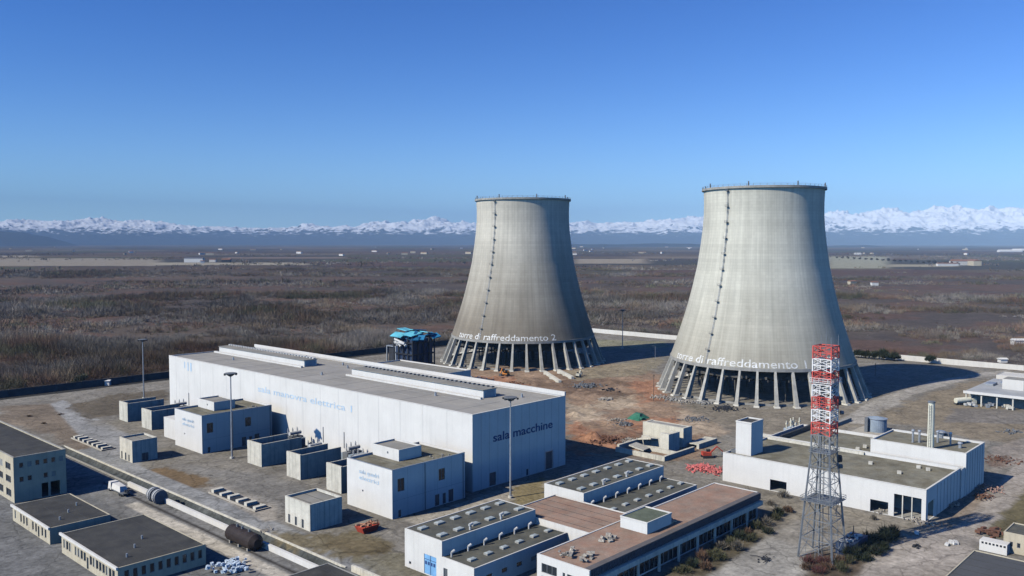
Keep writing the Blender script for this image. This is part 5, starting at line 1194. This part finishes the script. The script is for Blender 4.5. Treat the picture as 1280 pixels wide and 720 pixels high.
# line of tall bare trees along the pale field at the right
for k in range(22):
    px = 1046+k*7.2; py = 323.2+k*.42; x, y = at(px, py); tree(0, 0, random.uniform(13, 19), 6, (.07, .065, .06), 'dark bare tree in the row along the pale field right of the nearer cooling tower', 'trees in the row along the pale far field', K=180, wd=2.2, xy=(x, y))

# ------------------------------------------------------------------ hills and mountains
def terrain(name, r0, r1, nr, a0, a1, na, hf, m):
    rr = np.linspace(r0, r1, nr); px = np.linspace(a0, a1, na); th = YAW-np.arctan((px-640)/F)
    RR, TH = np.meshgrid(rr, th, indexing='ij'); _, PXX = np.meshgrid(rr, px, indexing='ij')
    x = RR*np.cos(TH); y = RR*np.sin(TH); u = (RR-r0)/(r1-r0); z = hf(x, y, u, PXX)
    V = np.stack([x, y, z], -1).reshape(-1, 3); idx = np.arange(nr*na).reshape(nr, na)
    q = np.stack([idx[:-1, :-1], idx[:-1, 1:], idx[1:, 1:], idx[1:, :-1]], -1).reshape(-1, 4)[:, ::-1]
    me = bpy.data.meshes.new(name); fill_mesh(me, V, q); me.materials.append(m)
    o = bpy.data.objects.new(name, me); col.objects.link(o); o['kind'] = 'structure'; return o
def ridged(x, y, s, seed, oct=6):
    t = 0; a = .5; n = 0
    for i in range(oct): t = t+a*(1-np.abs(2*vnoise(x/s, y/s, seed+i*13)-1)); n += a; a *= .53; s *= .47
    return t/n
mm = bpy.data.materials.new('snowy_rock'); mm.use_nodes = True; nt = mm.node_tree; N = nt.nodes; L = nt.links
b_ = N['Principled BSDF']; b_.inputs['Roughness'].default_value = .9; b_.inputs['Specular IOR Level'].default_value = .1
geo = N.new('ShaderNodeNewGeometry'); sx = N.new('ShaderNodeSeparateXYZ'); L.new(geo.outputs['Position'], sx.inputs[0])
ns = N.new('ShaderNodeTexNoise'); ns.inputs['Scale'].default_value = .0032; ns.inputs['Detail'].default_value = 8; L.new(geo.outputs['Position'], ns.inputs['Vector'])
ad = N.new('ShaderNodeMath'); ad.operation = 'MULTIPLY_ADD'; L.new(ns.outputs[0], ad.inputs[0]); ad.inputs[1].default_value = 950.; L.new(sx.outputs[2], ad.inputs[2])
nsx = N.new('ShaderNodeSeparateXYZ'); L.new(geo.outputs['Normal'], nsx.inputs[0])
ad2 = N.new('ShaderNodeMath'); ad2.operation = 'MULTIPLY_ADD'; L.new(nsx.outputs[2], ad2.inputs[0]); ad2.inputs[1].default_value = 900.; L.new(ad.outputs[0], ad2.inputs[2])
mr = N.new('ShaderNodeMapRange'); mr.inputs[1].default_value = 1790; mr.inputs[2].default_value = 1930; L.new(ad2.outputs[0], mr.inputs[0])
mx = N.new('ShaderNodeMix'); mx.data_type = 'RGBA'; mx.inputs[6].default_value = (.055, .06, .06, 1); mx.inputs[7].default_value = (.92, .93, .95, 1); L.new(mr.outputs[0], mx.inputs[0]); L.new(mx.outputs[2], b_.inputs['Base Color'])
# skyline heights read off the horizon: (image column, rows above the horizon)
SK = [(-120, 27), (0, 27), (100, 27), (165, 30), (250, 23), (300, 20), (380, 26), (430, 29), (480, 32), (540, 30), (600, 30), (660, 30), (720, 28), (780, 27), (850, 33), (900, 34), (980, 34), (1040, 38), (1130, 44), (1200, 42), (1280, 40), (1400, 42)]
SX = [a for a, _ in SK]; SY = [b for _, b in SK]
def hf(x, y, u, px):
    top = (np.interp(px, SX, SY)-2.5)/F*37000.+80
    ramp = np.interp(u, [0, .06, .2, .45, .75, 1.], [0, .10, .25, .5, 1., .4])
    rg = ridged(x, y, 5200, 7); r2 = ridged(x, y, 1700, 77, 5)
    w1 = np.interp(u, [0, .3, 1], [.5, 1, 1])
    r3 = ridged(x, y, 620, 177, 3)
    return top*ramp*(.44+.46*rg*w1+.48*(r2-.4)*w1+.30*(r3-.5)*w1)*1.03-60*(u < .02)
terrain('mountains', 29000, 41000, 170, -120, 1400, 1500, hf, mm)
hm = mat('wooded_hill', (.035, .04, .04), .95, .3, .0006)
def hf2(x, y, u, px):
    top = np.interp(px, [-200, -40, 0, 30, 60, 85, 100], [430, 410, 345, 320, 215, 90, 0]); return top*np.sin(np.pi*np.clip(u, 0, 1))**.8*(.8+.35*fbm(x, y, 900, 4, 3))-3
terrain('hills', 22500, 26500, 30, -200, 110, 160, hf2, hm)
def hf3(x, y, u, px):
    top = 75*np.clip(fbm(px*1., px*0+3, 130, 4, 9)*2.6-1.0, 0, 1)*np.interp(px, [600, 760, 1400], [.25, 1, 1.15]); return top*np.sin(np.pi*u)-4
terrain('hills', 15500, 17500, 14, -100, 1400, 400, hf3, hm)

# ------------------------------------------------------------------ air
m = bpy.data.materials.new('haze_air'); m.use_nodes = True; nt = m.node_tree
for n in list(nt.nodes):
    if n.type == 'BSDF_PRINCIPLED': nt.nodes.remove(n)
pv_ = nt.nodes.new('ShaderNodeVolumePrincipled'); pv_.inputs['Color'].default_value = (.50, .73, 1., 1); pv_.inputs['Density'].default_value = 3.1e-5; pv_.inputs['Anisotropy'].default_value = -.5
nt.links.new(pv_.outputs[0], [n for n in nt.nodes if n.type == 'OUTPUT_MATERIAL'][0].inputs['Volume'])
b = MB(); b.box(-1600, FAR+200, -1600, FAR+200, -75, 2250); hz = b.build('haze', m); hz['kind'] = 'stuff'

# ------------------------------------------------------------------ light, sky, camera
wd_ = bpy.data.worlds.new('World'); sc.world = wd_; wd_.use_nodes = True; nt = wd_.node_tree
bg = nt.nodes['Background']; sky = nt.nodes.new('ShaderNodeTexSky'); sky.sky_type = 'NISHITA'; sky.sun_disc = False
sd = (-math.cos(SUN_EL)*math.cos(SHADOW_AZ), -math.cos(SUN_EL)*math.sin(SHADOW_AZ), math.sin(SUN_EL))   # towards the sun
sky.sun_elevation = SUN_EL; sky.sun_rotation = math.atan2(sd[0], sd[1]); sky.altitude = 300; sky.air_density = 1.0; sky.dust_density = 1.1; sky.ozone_density = 3.0
gm = nt.nodes.new('ShaderNodeGamma'); gm.inputs['Gamma'].default_value = 1.35; sc1 = nt.nodes.new('ShaderNodeVectorMath'); sc1.operation = 'SCALE'; sc1.inputs['Scale'].default_value = .25
tn = nt.nodes.new('ShaderNodeVectorMath'); tn.operation = 'MULTIPLY'; tn.inputs[1].default_value = (1.08, 2.70, 5.1)
nt.links.new(sky.outputs[0], sc1.inputs[0]); nt.links.new(sc1.outputs[0], gm.inputs['Color']); nt.links.new(gm.outputs[0], tn.inputs[0]); nt.links.new(tn.outputs[0], bg.inputs['Color'])
bg.inputs['Strength'].default_value = .1
tcw = nt.nodes.new('ShaderNodeTexCoord'); sw = nt.nodes.new('ShaderNodeSeparateXYZ'); nt.links.new(tcw.outputs['Generated'], sw.inputs[0])
def wm(op, a, b_):
    n = nt.nodes.new('ShaderNodeMath'); n.operation = op; n.use_clamp = op == 'SUBTRACT'
    for i, v in enumerate((a, b_)):
        if isinstance(v, (int, float)): n.inputs[i].default_value = v
        else: nt.links.new(v, n.inputs[i])
    return n.outputs[0]
az_ = wm('ABSOLUTE', sw.outputs[2], 0); hzn = wm('POWER', wm('SUBTRACT', 1.0, az_), 15.)
hg = nt.nodes.new('ShaderNodeVectorMath'); hg.operation = 'SCALE'; hg.inputs[0].default_value = (7.4, 10.8, 11.6); nt.links.new(hzn, hg.inputs['Scale'])
ha = nt.nodes.new('ShaderNodeVectorMath'); ha.operation = 'ADD'; zr = nt.nodes.new('ShaderNodeMapRange'); zr.interpolation_type = 'SMOOTHSTEP'; nt.links.new(az_, zr.inputs[0]); zr.inputs[1].default_value = .28; zr.inputs[2].default_value = .8; zr.inputs[3].default_value = 1.06; zr.inputs[4].default_value = .6
zs2 = nt.nodes.new('ShaderNodeVectorMath'); zs2.operation = 'SCALE'; nt.links.new(tn.outputs[0], zs2.inputs[0]); nt.links.new(zr.outputs[0], zs2.inputs['Scale']); nt.links.new(zs2.outputs[0], ha.inputs[0]); nt.links.new(hg.outputs[0], ha.inputs[1]); nt.links.new(ha.outputs[0], bg.inputs['Color'])
ld_ = bpy.data.lights.new('sun', 'SUN'); ld_.energy = 4.9; ld_.angle = R(.53); ld_.color = (1, .935, .80)
lo_ = bpy.data.objects.new('sun', ld_); col.objects.link(lo_)
from mathutils import Vector
lo_.rotation_euler = Vector(sd).to_track_quat('Z', 'Y').to_euler()
cd = bpy.data.cameras.new('camera'); cam = bpy.data.objects.new('camera', cd); col.objects.link(cam); sc.camera = cam
cam.location = (0, 0, CAM_H); cam.rotation_euler = (R(90)-PITCH, 0, YAW-R(90))
cd.sensor_width = 36; cd.lens = 36*F/1280; cd.clip_start = .5; cd.clip_end = 90000
sc.view_settings.view_transform = 'Standard'; sc.view_settings.look = 'None'; sc.view_settings.exposure = 0; sc.view_settings.gamma = 1
sc.render.engine = 'CYCLES'; sc.cycles.use_denoising = True
sc.cycles.max_bounces = 6; sc.cycles.volume_bounces = 0; sc.cycles.diffuse_bounces = 0
